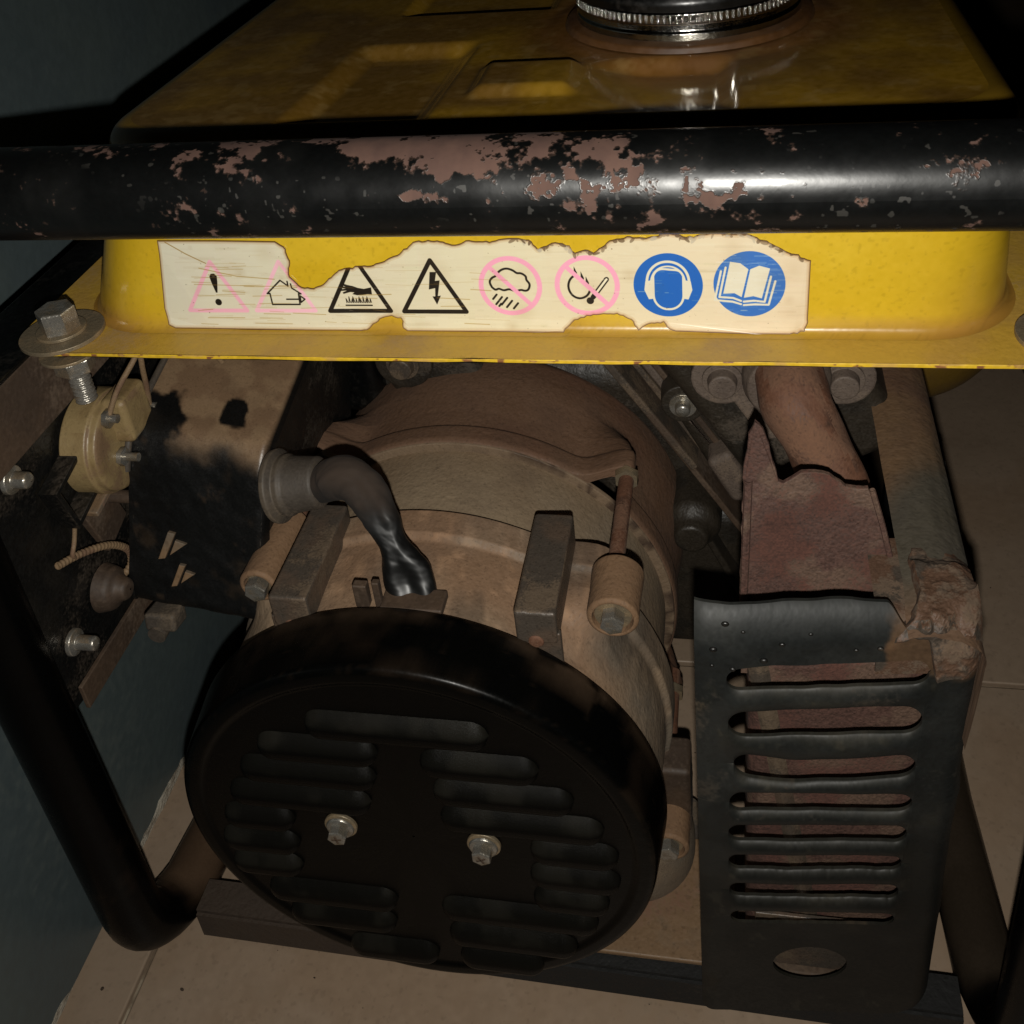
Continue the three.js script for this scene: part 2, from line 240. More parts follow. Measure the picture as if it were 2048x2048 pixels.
// ---------------------------------------------------------------- tube frame
{
  const r = 0.014, yT = 0.424, xL = -0.287, xR = 0.1205;
  // the top rail: black paint flaked off to the primer
  const L0 = -0.236, L1 = 0.078, len = L1 - L0, circ = 2 * Math.PI * r, W = 1800, H = 480;
  const bumpV = new Float32Array(W * H), roughV = new Float32Array(W * H);
  const along = (x) => 1378 + 7700 * x + 5200 * x * x;              // place along the rail, in the units of the list below
  const blobs = [[440, 0.12, 75, 0.11, 1], [560, 0.03, 90, 0.06, 0.7], [720, 0.14, 100, 0.18, 1.15], [880, 0.14, 130, 0.2, 1.2], [800, 0.36, 90, 0.12, 0.55], [830, 0.62, 45, 0.07, 0.62], [770, 0.6, 40, 0.05, 0.6], [880, 0.66, 40, 0.07, 0.5], [1040, 0.28, 70, 0.2, 0.62], [1100, 0.55, 50, 0.16, 0.62], [1140, 0.75, 35, 0.12, 0.6], [1190, 0.4, 60, 0.12, 0.6], [1080, 0.7, 50, 0.1, 0.5], [1010, 0.5, 30, 0.12, 0.5], [1150, 0.22, 60, 0.12, 0.5], [1340, 0.66, 50, 0.05, 0.95], [1440, 0.64, 22, 0.05, 0.7], [1450, 0.15, 70, 0.1, 0.45], [1350, 0.82, 25, 0.07, 0.55], [1230, 0.85, 50, 0.1, 0.35], [1300, 0.1, 200, 0.07, 0.28], [250, 0.1, 130, 0.1, 0.25], [650, -0.12, 500, 0.18, 0.55]];
  const map = dataTex(W, H, (u, v, ix, iy) => {
    const x = L0 + u * len, q = along(x), th = v * 2 * Math.PI, phi = ((th - R(24.4) + Math.PI * 3) % (2 * Math.PI)) - Math.PI;   // angle above the middle of the seen side
    const t = Math.abs(phi) < Math.PI / 2 ? 0.5 - Math.sin(phi) / 2 : phi > 0 ? -0.25 : 1.25;
    let w = 0; for (const b of blobs) w += b[4] * Math.exp(-(((q - b[0]) / b[2]) ** 2) - ((t - b[1]) / b[3]) ** 2);
    const a = u * len, Y = Math.sin(th) * r, Z = Math.cos(th) * r, n = fbm3(a, Y + 1, Z + 2, 235, 5, 3), big = fbm3(a, Y + 1, Z + 2, 85, 3, 4), fine = fbm3(a, Y + 3, Z + 1, 800, 3, 8), chipF = w * 0.5 + (n - 0.5) * 1.25 + (big - 0.5) * 0.75 + (fine - 0.5) * 0.45;
    const chip = sstep(0.36, 0.395, chipF), edge = sstep(0.27, 0.36, chipF) * (1 - chip);
    const spot = sstep(0.75, 0.785, fbm3(a, Y + 2, Z + 5, 520, 2, 31)) * sstep(0.48, 0.6, fbm3(a, Y, Z + 3, 40, 2, 77)) * (Math.abs(phi) < 1.7 ? 1 : 0), scr = 0, s = Z + 0.5 * Y;
    const paint = [0.002, 0.0022, 0.0022].map((k) => k * (0.8 + 0.6 * fine)), primer = mix3([0.098, 0.051, 0.036], [0.062, 0.031, 0.023], fbm3(a, s, 9, 300, 3, 12));
    const dusty = sstep(0.5, 0.75, fbm3(a, s, 4, 45, 4, 21)) * 0.6 + 0.1;
    let c = mix3(paint, [0.02, 0.019, 0.016], dusty * 0.15);
    c = mix3(c, [0.05, 0.03, 0.022], edge * 0.5); c = mix3(c, primer, chip * (0.85 + 0.15 * fine)); c = mix3(c, [0.09, 0.08, 0.065], Math.max(spot * 0.16, scr * 0.15) * (1 - chip));
    const ripple = fbm3(a, Y, Z + 6, 240, 3, 61) * 0.6 * sstep(900, 1200, q) * (1 - sstep(1500, 1700, q));
    bumpV[iy * W + ix] = clamp(0.55 + 0.2 * edge - 0.4 * chip + (fine - 0.5) * 0.08 + (ripple - 0.25) * 0.3); roughV[iy * W + ix] = lerp(0.31 + 0.16 * dusty + (n - 0.5) * 0.14, 0.88, Math.max(chip, spot * 0.5));
    return c.map(toS);
  }, true, false);
  const hm = dataTex(W, H, (u, v, x, y) => [Math.round(255 * bumpV[y * W + x]), Math.round(255 * clamp(roughV[y * W + x])), 0], false, false);
  map.wrapT = hm.wrapT = THREE.RepeatWrapping;
  const flaked = new THREE.MeshPhysicalMaterial({ map, bumpMap: hm, bumpScale: 0.00018, roughnessMap: hm, roughness: 1, metalness: 0, specularIntensity: 1 }); flaked.name = 'flaked_black_paint';
  const rail = grid(200, 72, (u, v) => { const a = v * 2 * Math.PI, x = L0 + u * len; return [x, yT + Math.sin(a) * r, Math.cos(a) * r]; });
  const frame = hub('tube_frame', [-0.083, 0, 0]);
  part('top_rail', rail, flaked, frame, 'black top rail with paint flaked off to pinkish primer');
  const bend = (p, a, b, n = 8) => { const o = []; for (let i = 0; i <= n; i++) { const t = i / n; o.push([p[0] + a[0] * (1 - t) ** 2 + b[0] * t * t, p[1] + a[1] * (1 - t) ** 2 + b[1] * t * t, p[2] + a[2] * (1 - t) ** 2 + b[2] * t * t]); } return o; };
  class Poly extends THREE.Curve { constructor(p) { super(); this.p = p.map((q) => V(...q)); this.l = [0]; for (let i = 1; i < p.length; i++) this.l.push(this.l[i - 1] + this.p[i].distanceTo(this.p[i - 1])); } getPoint(t) { const s = t * this.l[this.l.length - 1]; let i = 1; while (i < this.l.length - 1 && this.l[i] < s) i++; return this.p[i - 1].clone().lerp(this.p[i], (s - this.l[i - 1]) / (this.l[i] - this.l[i - 1])); } }
  const left = [[L0, yT, 0], ...bend([xL, yT, 0], [0.05, 0, 0], [0, -0.05, 0]), [xL, 0.2, 0], ...bend([xL + 0.002, 0.0145, 0], [0, 0.034, 0], [0.008, 0, -0.034]), [-0.27, 0.0145, -0.12], [-0.27, 0.0145, -0.52]];
  const right = [[L1, yT, 0], ...bend([xR, yT, 0], [-0.042, 0, 0], [0, -0.05, 0]), [xR, 0.2, 0], ...bend([xR, 0.0145, 0], [0, 0.034, 0], [-0.008, 0, -0.034]), [0.108, 0.0145, -0.12], [0.108, 0.0145, -0.52]];
  // dust lies on the runners, the legs stay black
  for (const [p, nm] of [[left, 'left'], [right, 'right']]) {
    const g = sweep(new Poly(p), r, 260, 28);
    tint(g, (P, N) => { const n = fbm3(P.x, P.y, P.z, 60, 4, 14), d = P.y < 0.035 ? sstep(-0.012, -0.03, P.z + (n - 0.5) * 0.02) * sstep(-0.2, 0.5, N.y + (n - 0.5)) : sstep(0.68, 0.85, n) * 0.12; return mix3([0.0014, 0.0014, 0.0014], nm === 'left' ? [0.07, 0.043, 0.026] : [0.03, 0.022, 0.015], d); });
    part('side_tube', g, M.gloss, frame);
  }
  // cross members on the floor
  { const g = mg([metreUV(tr(new THREE.BoxGeometry(0.36, 0.0025, 0.016, 30, 1, 1), -0.082, 0.0235, -0.0195, 0, -0.012, 0)), metreUV(tr(new THREE.BoxGeometry(0.36, 0.017, 0.0025, 30, 2, 1), -0.082, 0.0142, -0.0112, 0, -0.012, 0))]);
    tint(g, (P) => { const n = fbm3(P.x, P.y, P.z, 50, 4, 6); return mix3([0.045, 0.03, 0.02], [0.005, 0.0048, 0.0044], sstep(-0.19, -0.1, P.x + (n - 0.5) * 0.06)); }); part('cross_bar', g, M.vc, frame); }
  part('cross_bar', [metreUV(tr(rbox(0.36, 0.0025, 0.03, 0.001), -0.082, 0.0245, -0.3))], M.brownSteel, frame);
  // side rail that carries the tank on the left, flange dusted brown
  part('tank_rail', [metreUV(tr(rbox(0.03, 0.0025, 0.47, 0.001), -0.270, 0.3435, -0.23))], M.black, frame);
  part('tank_rail', [metreUV(tr(rbox(0.0022, 0.03, 0.5, 0.0008), -0.2565, 0.3275, -0.217))], M.brownSteel, frame, 'brown dusted flange of the tank rail');
  part('tank_rail', [metreUV(tr(rbox(0.03, 0.0025, 0.44, 0.001), 0.103, 0.3435, -0.245))], M.black, frame);
}

// ---------------------------------------------------------------- fuel tank
let tank;
{
  const perim = (x0, x1, z0, z1, r, nc = 14, nx = 110, nz = 24) => {   // from the front-left, along the front, clockwise seen from above
    const o = [];
    for (let i = 0; i <= nx; i++) o.push([x0 + r + (x1 - x0 - 2 * r) * i / nx, z1]);
    const arc = (cx, cz, a0) => { for (let i = 1; i < nc; i++) { const a = a0 - (i / nc) * Math.PI / 2; o.push([cx + Math.cos(a) * r, cz + Math.sin(a) * r]); } };
    arc(x1 - r, z1 - r, Math.PI / 2); for (let i = 0; i <= nz; i++) o.push([x1, z1 - r + (z0 - z1 + 2 * r) * i / nz]);
    arc(x1 - r, z0 + r, 0); for (let i = 0; i <= nx; i++) o.push([x1 - r - (x1 - x0 - 2 * r) * i / nx, z0]);
    arc(x0 + r, z0 + r, -Math.PI / 2); for (let i = 0; i <= nz; i++) o.push([x0, z0 + r + (z1 - z0 - 2 * r) * i / nz]);
    arc(x0 + r, z1 - r, Math.PI); o.push(o[0].slice()); return o;
  };
  const A = [-0.243, 0.0905, -0.46, -0.0464, 0.03], B = [-0.2225, 0.0885, -0.45, -0.0523, 0.027];
  const rings = [];
  const at = (t, inset, y) => { const q = A.map((a, i) => lerp(a, B[i], t)); rings.push([perim(q[0] + inset, q[1] - inset, q[2] + inset, q[3] - inset, Math.max(0.006, q[4] - inset)), y]); };
  for (let i = 0; i <= 6; i++) { const a = i / 6 * Math.PI / 2; at(0, -0.0035 * (1 - Math.sin(a)), 0.3474 + 0.0035 * (1 - Math.cos(a))); }
  for (let i = 1; i <= 16; i++) at(i / 16, 0, 0.3509 + 0.0593 * i / 16);
  for (let i = 1; i <= 8; i++) { const a = i / 8 * Math.PI / 2; at(1, 0.01 * (1 - Math.cos(a)), 0.4102 + 0.0098 * Math.sin(a)); }
  const nP = rings[0][0].length - 1;
  const wall = grid(nP, rings.length - 1, (u, v) => { const [p, y] = rings[Math.round(v * (rings.length - 1))], q = p[Math.round(u * nP)]; return [q[0], y, q[1]]; }, (u, v) => { const [p, y] = rings[Math.round(v * (rings.length - 1))], q = p[Math.round(u * nP)]; return [q[0] + q[1] * 0.7, y]; });
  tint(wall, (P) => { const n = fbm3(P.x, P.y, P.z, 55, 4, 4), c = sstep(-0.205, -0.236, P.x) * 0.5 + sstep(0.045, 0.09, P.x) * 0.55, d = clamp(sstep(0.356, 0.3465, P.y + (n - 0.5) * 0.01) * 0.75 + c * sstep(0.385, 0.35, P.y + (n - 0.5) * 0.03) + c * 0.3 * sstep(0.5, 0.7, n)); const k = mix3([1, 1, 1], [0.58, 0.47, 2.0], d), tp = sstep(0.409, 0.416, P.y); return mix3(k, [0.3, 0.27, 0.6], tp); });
  tank = part('fuel_tank', wall, M.yellowWall, G, 'yellow steel fuel tank with a seam flange');
  // pressed top: recesses and pads with sloping flanks
  const box = (x, z, x0, x1, z0, z1, s) => sstep(x0 - s, x0 + s, x) * (1 - sstep(x1 - s, x1 + s, x)) * sstep(z0 - s, z0 + s, z) * (1 - sstep(z1 - s, z1 + s, z));
  const CX = -0.0165, CZ = -0.164;
  const topY = (x, z) => 0.42 - 0.0045 * box(x, z, -0.1435 + (z + 0.143) * -0.06, -0.1 - (z + 0.143) * 0.03, -0.143, -0.02, 0.0052) + 0.0032 * box(x, z, -0.0875, -0.0535, -0.112, -0.0825, 0.0036) - 0.0045 * sstep(-0.055, -0.028, x) * (1 - sstep(-0.006, 0.0035, x)) * sstep(-0.116, -0.1075, z)
    - 0.004 * box(x, z, -0.139, -0.075, -0.3, -0.19, 0.003) + 0.0008 * (1 - sstep(0.05, 0.058, Math.hypot(x - CX, z - CZ)));
  const T = [-0.2125, 0.0785, -0.44, -0.0623, 0.017], NX = 330, NZ = 430;
  const top = grid(NX, NZ, (u, v) => {
    const z = T[3] + (T[2] - T[3]) * v, dz = Math.max(0, z - (T[3] - T[4]), (T[2] + T[4]) - z), cut = T[4] - Math.sqrt(Math.max(0, T[4] ** 2 - dz ** 2)), x = T[0] + cut + (T[1] - T[0] - 2 * cut) * u;
    return [x, topY(x, z), z];
  }, (u, v) => [u * 0.28, v * 0.38]);
  tint(top, (P) => {
    const n = fbm3(P.x, P.z, 0, 22, 5, 41), f = fbm3(P.x, P.z, 3, 160, 3, 42), d = Math.hypot(P.x - CX, P.z - CZ), rust = sstep(0.075, 0.05, d + (n - 0.5) * 0.03);
    let c = mix3([0.27, 0.15, 0.007], [0.12, 0.06, 0.008], sstep(0.32, 0.62, n) * 0.75 + 0.1); c = mix3(c, [0.13, 0.05, 0.012], rust * 0.8); c = mix3(c, [0.3, 0.2, 0.07], sstep(0.62, 0.75, f) * 0.25);
    return c;
  });
  part('tank_top', top, M.yellowTop, tank, 'dirty glossy tank top with pressed recesses');
  // seam flange
  const fl = new THREE.Shape(), fr = 0.02, x0 = -0.2625, x1 = 0.122, zf = 0.029, zb = 0.475;
  fl.moveTo(x0 + fr, zf); fl.quadraticCurveTo(-0.1, zf - 0.0006, x1 - fr, zf + 0.0004); fl.absarc(x1 - fr, zf + fr, fr, -Math.PI / 2, 0, false); fl.lineTo(x1, zb); fl.lineTo(x0, zb); fl.lineTo(x0, zf + fr); fl.absarc(x0 + fr, zf + fr, fr, Math.PI, Math.PI * 1.5, false);
  const fg = new THREE.ExtrudeGeometry(fl, { depth: 0.0009, bevelEnabled: true, bevelSize: 0.0003, bevelThickness: 0.0003, bevelOffset: -0.0003, bevelSegments: 1, curveSegments: 30 });
  fg.rotateX(-Math.PI / 2); fg.translate(0, 0.3461, 0); fg.scale(1, 1, 1);
  const pz = fg.attributes.position; for (let i = 0; i < pz.count; i++) if (pz.getZ(i) > -0.0295) pz.setZ(i, pz.getZ(i) + (fbm3(pz.getX(i), 0, 0, 70, 3, 3) - 0.5) * 0.0012);
  const fm = metreUV(fg); const N = fm.attributes.normal, P = fm.attributes.position, capI = [], edgeI = [];
  const flat = new THREE.BufferGeometry(), rim = new THREE.BufferGeometry();
  for (let i = 0; i < P.count; i += 3) (Math.abs(N.getY(i)) > 0.9 ? capI : edgeI).push(i, i + 1, i + 2);
  for (const [g, idx] of [[flat, capI], [rim, edgeI]]) for (const k of ['position', 'normal', 'uv']) { const a = fm.attributes[k], b = new Float32Array(idx.length * a.itemSize); idx.forEach((s, i) => { for (let c = 0; c < a.itemSize; c++) b[i * a.itemSize + c] = a.array[s * a.itemSize + c]; }); g.setAttribute(k, new THREE.BufferAttribute(b, a.itemSize)); }
  part('seam_flange', flat, M.yellowLip, tank, 'dusty flat flange round the tank'); part('flange_edge', rim, M.yellowEdge, tank, 'bright worn edge of the flange');

  // torn warning label
  const pts = [[-199.9, 35.6], [-200.3, 30], [-203.1, 9], [-202.7, 2.6], [-200, 1.4], [-160, 1.2], [-128.4, 1.1], [-125.1, 2], [-121.1, 5.3], [-116.6, 6.5], [-113.4, 5.7], [-112.9, 2.2], [-111.3, 1.1], [-80, 1.1], [-55.8, 1.1], [-51.9, 5.3], [-45.4, 7.3], [-37.4, 7.8], [-32.1, 4.8], [-30.4, 1.9], [-28, 3.6], [-25, 4.3], [-22, 4.9], [-20.3, 2.6], [-18.1, 1.8], [7.1, 1.1], [19, 1.1], [23.7, 2], [24.6, 6.2], [25, 26.7], [20.1, 28.9], [10.2, 33.7], [5.2, 35.9], [-6, 36.4], [-14, 35], [-20, 36.6], [-27, 34.8], [-33, 35.6], [-38.8, 34.1], [-44.3, 29.8], [-47, 30.9], [-50.4, 29.8], [-52.1, 32.4], [-58, 33.4], [-62.7, 31.2], [-65.6, 34.6], [-72.5, 35.2], [-79, 33.9], [-86, 34.6], [-91, 33], [-97, 34.6], [-105.5, 34.2], [-111.7, 29.4], [-121.8, 25.5], [-129.6, 24.9], [-133.6, 24], [-140.3, 18.5], [-144, 17], [-148.4, 17.5], [-152.1, 21.6], [-151, 27.6], [-151.8, 32], [-155.3, 34.9], [-178, 35.4]];
  const torn = [];                                                  // ragged tears, straight cut edges
  pts.forEach((p, i) => {
    const q = pts[(i + 1) % pts.length], L = Math.hypot(q[0] - p[0], q[1] - p[1]), rag = L < 13 && !(p[1] < 1.3 && q[1] < 1.3) && i > 5 && i < 62, n = Math.max(1, Math.round(L / 1.1)); torn.push(p);
    for (let k = 1; k < n; k++) { const t = k / n, j = rag ? (fbm3(p[0] + k, p[1], i, 0.9, 3, 6) - 0.5) * 1.5 : 0; torn.push([lerp(p[0], q[0], t) - (q[1] - p[1]) / L * j, lerp(p[1], q[1], t) + (q[0] - p[0]) / L * j]); }
  });
  const CW = 2048, CH = 334, K = CW / 232, cv = document.createElement('canvas'); cv.width = CW; cv.height = CH;
  const c = cv.getContext('2d');
  c.setTransform(K, 0, 0, -K, 206 * K, 37.2 * K);                     // millimetres on the label, y up
  const g0 = c.createLinearGradient(-204, 0, 26, 0); g0.addColorStop(0, '#d2ccb6'); g0.addColorStop(0.55, '#d0c5a5'); g0.addColorStop(1, '#d5c2a2');
  c.fillStyle = g0; c.fillRect(-207, -2, 236, 42);
  for (let i = 0; i < 900; i++) { c.fillStyle = `rgba(${rnd() < 0.5 ? '120,95,50' : '240,235,215'},${rnd() * 0.06})`; const w = 2 + rnd() * 12; c.fillRect(-206 + rnd() * 232, rnd() * 38, w, 0.15 + rnd() * 0.9); }
  c.lineCap = 'round'; c.lineJoin = 'round';
  const line = (p, w, col) => { c.strokeStyle = col; c.lineWidth = w; c.beginPath(); p.forEach((q, i) => (i ? c.lineTo(q[0], q[1]) : c.moveTo(q[0], q[1]))); c.stroke(); };
  const fill = (p, col) => { c.fillStyle = col; c.beginPath(); p.forEach((q, i) => (i ? c.lineTo(q[0], q[1]) : c.moveTo(q[0], q[1]))); c.closePath(); c.fill(); };
  const tri = (x, col, w, b = 8.6, h = 27.4, s = 11.2) => { c.strokeStyle = col; c.lineWidth = w; c.beginPath(); c.moveTo(x - s, b); c.lineTo(x + s, b); c.lineTo(x + 0.3, h); c.closePath(); c.stroke(); };
  const INK = '#1b140c', PINK = '#e39ab0';
  tri(-181.6, '#e6a9b8', 1.5); tri(-155.6, '#e9b4c0', 1.4);
  fill([[-182.6, 21.7], [-181.9, 22.8], [-180.6, 22.9], [-179.7, 21.9], [-179.9, 19.6], [-180.6, 15.6], [-181.2, 15.6], [-182.2, 19.4]], INK); c.beginPath(); c.arc(-180.9, 11.9, 1.25, 0, 7); c.fill();
  line([[-161.6, 15.2], [-160.6, 15.2], [-160.3, 11], [-149.9, 11], [-149.9, 15], [-149, 15], [-152.1, 17.2], [-152.3, 18.8]], 0.55, INK); line([[-161.6, 15.2], [-156, 20.2], [-153.4, 18], [-153.4, 19.8]], 0.55, INK); line([[-154.6, 13], [-149.4, 13]], 0.55, INK); line([[-149.4, 14.2], [-147.8, 13], [-149.4, 11.8], [-149.4, 14.2]], 0.5, INK);
  tri(-127.8, INK, 1.55, 8.5, 29); tri(-100.6, INK, 1.55, 8.3, 27.6);
  // hot surface: a hand above flames
  fill([[-122.7, 17.5], [-125.4, 16.9], [-127.6, 17.3], [-129.4, 18.0], [-131.2, 18.4], [-133.6, 19.2], [-133.9, 18.7], [-131.9, 17.7], [-134.4, 18.0], [-134.5, 17.4], [-131.9, 17.0], [-134.6, 16.6], [-134.5, 16.05], [-131.6, 16.3], [-133.4, 15.5], [-133.1, 15.0], [-130.6, 15.7], [-129.0, 15.6], [-129.9, 14.9], [-128.2, 14.5], [-126.2, 14.6], [-124.4, 14.9], [-122.7, 14.8]], INK);
  for (let i = 0; i < 11; i++) line([[-132.4 + i * 0.86, 11.6], [-132.2 + i * 0.86 + (i % 3 - 1) * 0.3, 13.2 + (i % 2) * 0.7], [-131.9 + i * 0.86, 11.7]], 0.28, INK);
  line([[-132.8, 10.6], [-123.2, 10.6]], 0.5, INK);
  fill([[-100.9, 23.2], [-98.6, 23.2], [-99.4, 19.9], [-97.7, 20.1], [-99, 14.2], [-97.9, 14.4], [-99.6, 11], [-100.9, 14.1], [-99.9, 14.1], [-99.6, 17.2], [-101.9, 16.7]], INK);
  const ring = (x, y, r, w, col) => { c.strokeStyle = col; c.lineWidth = w; c.beginPath(); c.arc(x, y, r, 0, 7); c.stroke(); };
  // keep out of rain
  const cloud = [[-79.6, 17.6], [-80.4, 19.6], [-79.2, 21.2], [-77.8, 21.6], [-76.6, 23.6], [-74.2, 24.6], [-71.8, 23.8], [-70.6, 22.6], [-69.2, 22.8], [-67.4, 21.6], [-67.6, 20.2], [-66.3, 18.8], [-66.9, 16.6], [-68.2, 16.1], [-69.6, 16.7], [-71.6, 15.9], [-73.6, 17], [-75.6, 16.2], [-77.2, 17.2], [-78.4, 16.4], [-79.6, 17.6]];
  c.strokeStyle = INK; c.lineWidth = 0.75; c.beginPath(); cloud.forEach((q, i) => { const n = cloud[(i + 1) % cloud.length]; i ? c.quadraticCurveTo(q[0], q[1], (q[0] + n[0]) / 2, (q[1] + n[1]) / 2) : c.moveTo((q[0] + n[0]) / 2, (q[1] + n[1]) / 2); }); c.closePath(); c.stroke();
  for (const [x, y, l] of [[-78.2, 14.8, 2.2], [-76.4, 13.9, 3.6], [-74.6, 13.6, 3.4], [-73, 12.5, 3.2], [-71, 11.6, 2.6], [-76.9, 11.4, 1.2]]) line([[x, y], [x - 0.62 * l, y - 0.75 * l]], 0.7, INK);
  ring(-73.2, 18, 10.1, 1.7, PINK); line([[-80.2, 25.2], [-66.2, 10.8]], 1.5, PINK);
  // no hot fuel
  c.strokeStyle = INK; c.lineWidth = 0.75; c.beginPath(); c.ellipse(-49.6, 17.8, 3.7, 4.3, 0, 1.9, 5.9); c.stroke(); for (const [x, y] of [[-50.6, 23.2], [-48.4, 21.4], [-46.8, 19.6]]) fill([[x - 0.5, y + 1.9], [x + 0.5, y - 0.5], [x + 0.2, y - 2.2], [x - 0.6, y - 1.6]], INK);
  line([[-40.4, 20.4], [-45.2, 13.9]], 1.7, INK); line([[-40.4, 20.4], [-44, 15.5]], 0.75, '#ddd3b4'); c.fillStyle = INK; c.beginPath(); c.arc(-46.2, 12.6, 1.25, 0, 7); c.fill();
  ring(-47, 18.1, 10.1, 1.7, PINK); line([[-54, 25.3], [-40, 10.9]], 1.6, PINK);
  // ear protection
  const BLUE = '#1658a8'; c.fillStyle = BLUE; c.beginPath(); c.arc(-20.2, 18.3, 11.3, 0, 7); c.fill();
  const WH = '#d2cab2';
  c.strokeStyle = WH; c.lineWidth = 0.9; c.beginPath(); c.moveTo(-27.1, 18.6); c.bezierCurveTo(-27.4, 29.3, -13.2, 29.3, -13.3, 18.6); c.stroke(); c.lineWidth = 0.6; c.beginPath(); c.moveTo(-25.8, 18.6); c.bezierCurveTo(-25.9, 27.1, -14.6, 27.1, -14.6, 18.6); c.stroke();
  c.lineWidth = 0.75; c.beginPath(); c.moveTo(-25, 21.5); c.lineTo(-25, 14.5); c.bezierCurveTo(-24.6, 8, -15.6, 8, -15.2, 14.5); c.lineTo(-15.2, 21.5); c.bezierCurveTo(-16.3, 24.2, -17.6, 23.6, -20, 23.9); c.bezierCurveTo(-22.3, 24.2, -24.2, 24.3, -25, 21.5); c.stroke();
  fill([[-26, 20], [-27.6, 19.7], [-28, 16.6], [-26.6, 13.2], [-25.2, 13.4], [-25.2, 20]], WH); fill([[-14.4, 20], [-12.8, 19.7], [-12.3, 16.6], [-13.6, 13.2], [-15, 13.4], [-15, 20]], WH);
  // read the book
  c.fillStyle = '#2f64ac'; c.beginPath(); c.arc(5.9, 18.8, 11.4, 0, 7); c.fill();
  fill([[-0.2, 26.6], [3, 26.1], [5.6, 24], [3.5, 14.2], [1.2, 15.6], [-2.4, 15.4]], WH); fill([[6.2, 24], [9, 25.2], [12.4, 24.2], [9.9, 13.8], [7.2, 14.6], [4.2, 14]], WH);
  for (const k of [0, 1]) { line([[-1.6 - k * 1.5, 24.6 - k * 1.3], [-3.6 - k * 1.5, 14.2 - k * 1.1], [0.8 - k * 0.2, 13.9 - k * 1.3], [3.3, 12.9 - k * 1.2]], 0.7, WH); line([[12.7 + k * 1.4, 21.4 - k * 1.6], [10.8 + k * 1.3, 12.6 - k * 1], [7.4 + k * 0.4, 13 - k * 1.3], [4.2, 12.6 - k * 1.2]], 0.7, WH); }
  for (let i = 0; i < 110; i++) { c.fillStyle = `rgba(225,222,210,${0.05 + rnd() * 0.14})`; c.fillRect(-5 + rnd() * 20, 8 + rnd() * 21, 1 + rnd() * 5, 0.15 + rnd() * 0.4); }
  for (let i = 0; i < 260; i++) { const x = -200 + rnd() * 222, y = 4 + rnd() * 28; c.fillStyle = `rgba(214,206,178,${0.1 + rnd() * 0.35})`; c.fillRect(x, y, 0.6 + rnd() * 4, 0.08 + rnd() * 0.22); }
  for (let i = 0; i < 40; i++) { const x = -204 + rnd() * 230, y = rnd() * 36, r = 1 + rnd() * 5, g1 = c.createRadialGradient(x, y, 0, x, y, r); g1.addColorStop(0, `rgba(120,84,40,${0.05 + rnd() * 0.1})`); g1.addColorStop(1, 'rgba(120,84,40,0)'); c.fillStyle = g1; c.fillRect(x - r, y - r, 2 * r, 2 * r); }
  // scratches that show the brown beneath, stains by the tears
  for (let i = 0; i < 70; i++) { const x = -190 + Math.pow(rnd(), 1.4) * 110, y = 3 + rnd() * 24; line([[x, y], [x + 3 + rnd() * 12, y - 0.6 + rnd() * 1.2]], 0.12 + rnd() * 0.25, `rgba(150,115,50,${0.15 + rnd() * 0.4})`); }
  line([[-197, 35], [-190, 30.5], [-183, 26.8]], 0.4, 'rgba(140,105,45,0.7)'); line([[-186, 25], [-172, 21.8], [-158, 20.6]], 0.35, 'rgba(150,115,50,0.6)'); line([[-189, 18.8], [-150, 17.6]], 0.3, 'rgba(150,115,50,0.5)');
  for (let i = 0; i < 160; i++) { c.fillStyle = `rgba(60,40,20,${rnd() * 0.5})`; c.beginPath(); c.arc(-204 + rnd() * 230, rnd() * 36, 0.06 + rnd() * 0.18, 0, 7); c.fill(); }
  const edge = (w, col) => { c.strokeStyle = col; c.lineWidth = w; c.beginPath(); torn.forEach((q, i) => (i ? c.lineTo(q[0], q[1]) : c.moveTo(q[0], q[1]))); c.closePath(); c.stroke(); };
  edge(2.4, 'rgba(150,105,45,0.16)'); edge(1.2, 'rgba(120,75,30,0.35)'); edge(0.5, 'rgba(70,40,18,0.85)');
  for (let i = 52; i < torn.length; i++) { const q = torn[i]; if (q[1] > 27 && q[0] > -75 && q[0] < 22 && rnd() < 0.75) { c.fillStyle = `rgba(${rnd() < 0.6 ? '86,66,44' : '170,160,140'},${0.35 + rnd() * 0.45})`; c.beginPath(); c.ellipse(q[0] + rnd() - 0.5, q[1] - rnd() * 0.9, 0.4 + rnd() * 1.3, 0.3 + rnd() * 0.6, rnd() * 3, 0, 7); c.fill(); } }
  const lt = new THREE.CanvasTexture(cv); lt.colorSpace = THREE.SRGBColorSpace; lt.anisotropy = 8;
  const lm = new THREE.MeshPhysicalMaterial({ map: lt, roughness: 0.42, clearcoat: 0.35, clearcoatRoughness: 0.2 }); lm.name = 'printed_label'; lm.side = THREE.DoubleSide;
  const sh = new THREE.Shape(torn.map((p) => new THREE.Vector2(p[0] / 1000, p[1] / 1000)));
  let lg = new THREE.ExtrudeGeometry(sh, { depth: 0.00035, bevelEnabled: false }); lg = lg.toNonIndexed ? (lg.index ? lg.toNonIndexed() : lg) : lg;
  const lp = lg.attributes.position, lu = lg.attributes.uv;
  for (let i = 0; i < lp.count; i++) { const x = lp.getX(i), s = lp.getY(i), z = lp.getZ(i); lu.setXY(i, (x + 0.206) / 0.232, 1 - (0.0372 - s) * 1000 * K / CH); const lift = 0.00025 * sstep(0.5, 0.9, fbm3(x, s, 0, 60, 2, 8)); const cr = Math.max(0, -0.2008 - x); lp.setXYZ(i, x, 0.347 + s, -0.046 - s * 0.1 + 0.0004 + z + lift - cr * cr * 12 + Math.max(0, 0.0042 - s) * 0.25); }
  lg.computeVertexNormals();
  part('warning_label', lg, lm, tank, 'torn white label with eight warning and mandatory symbols');

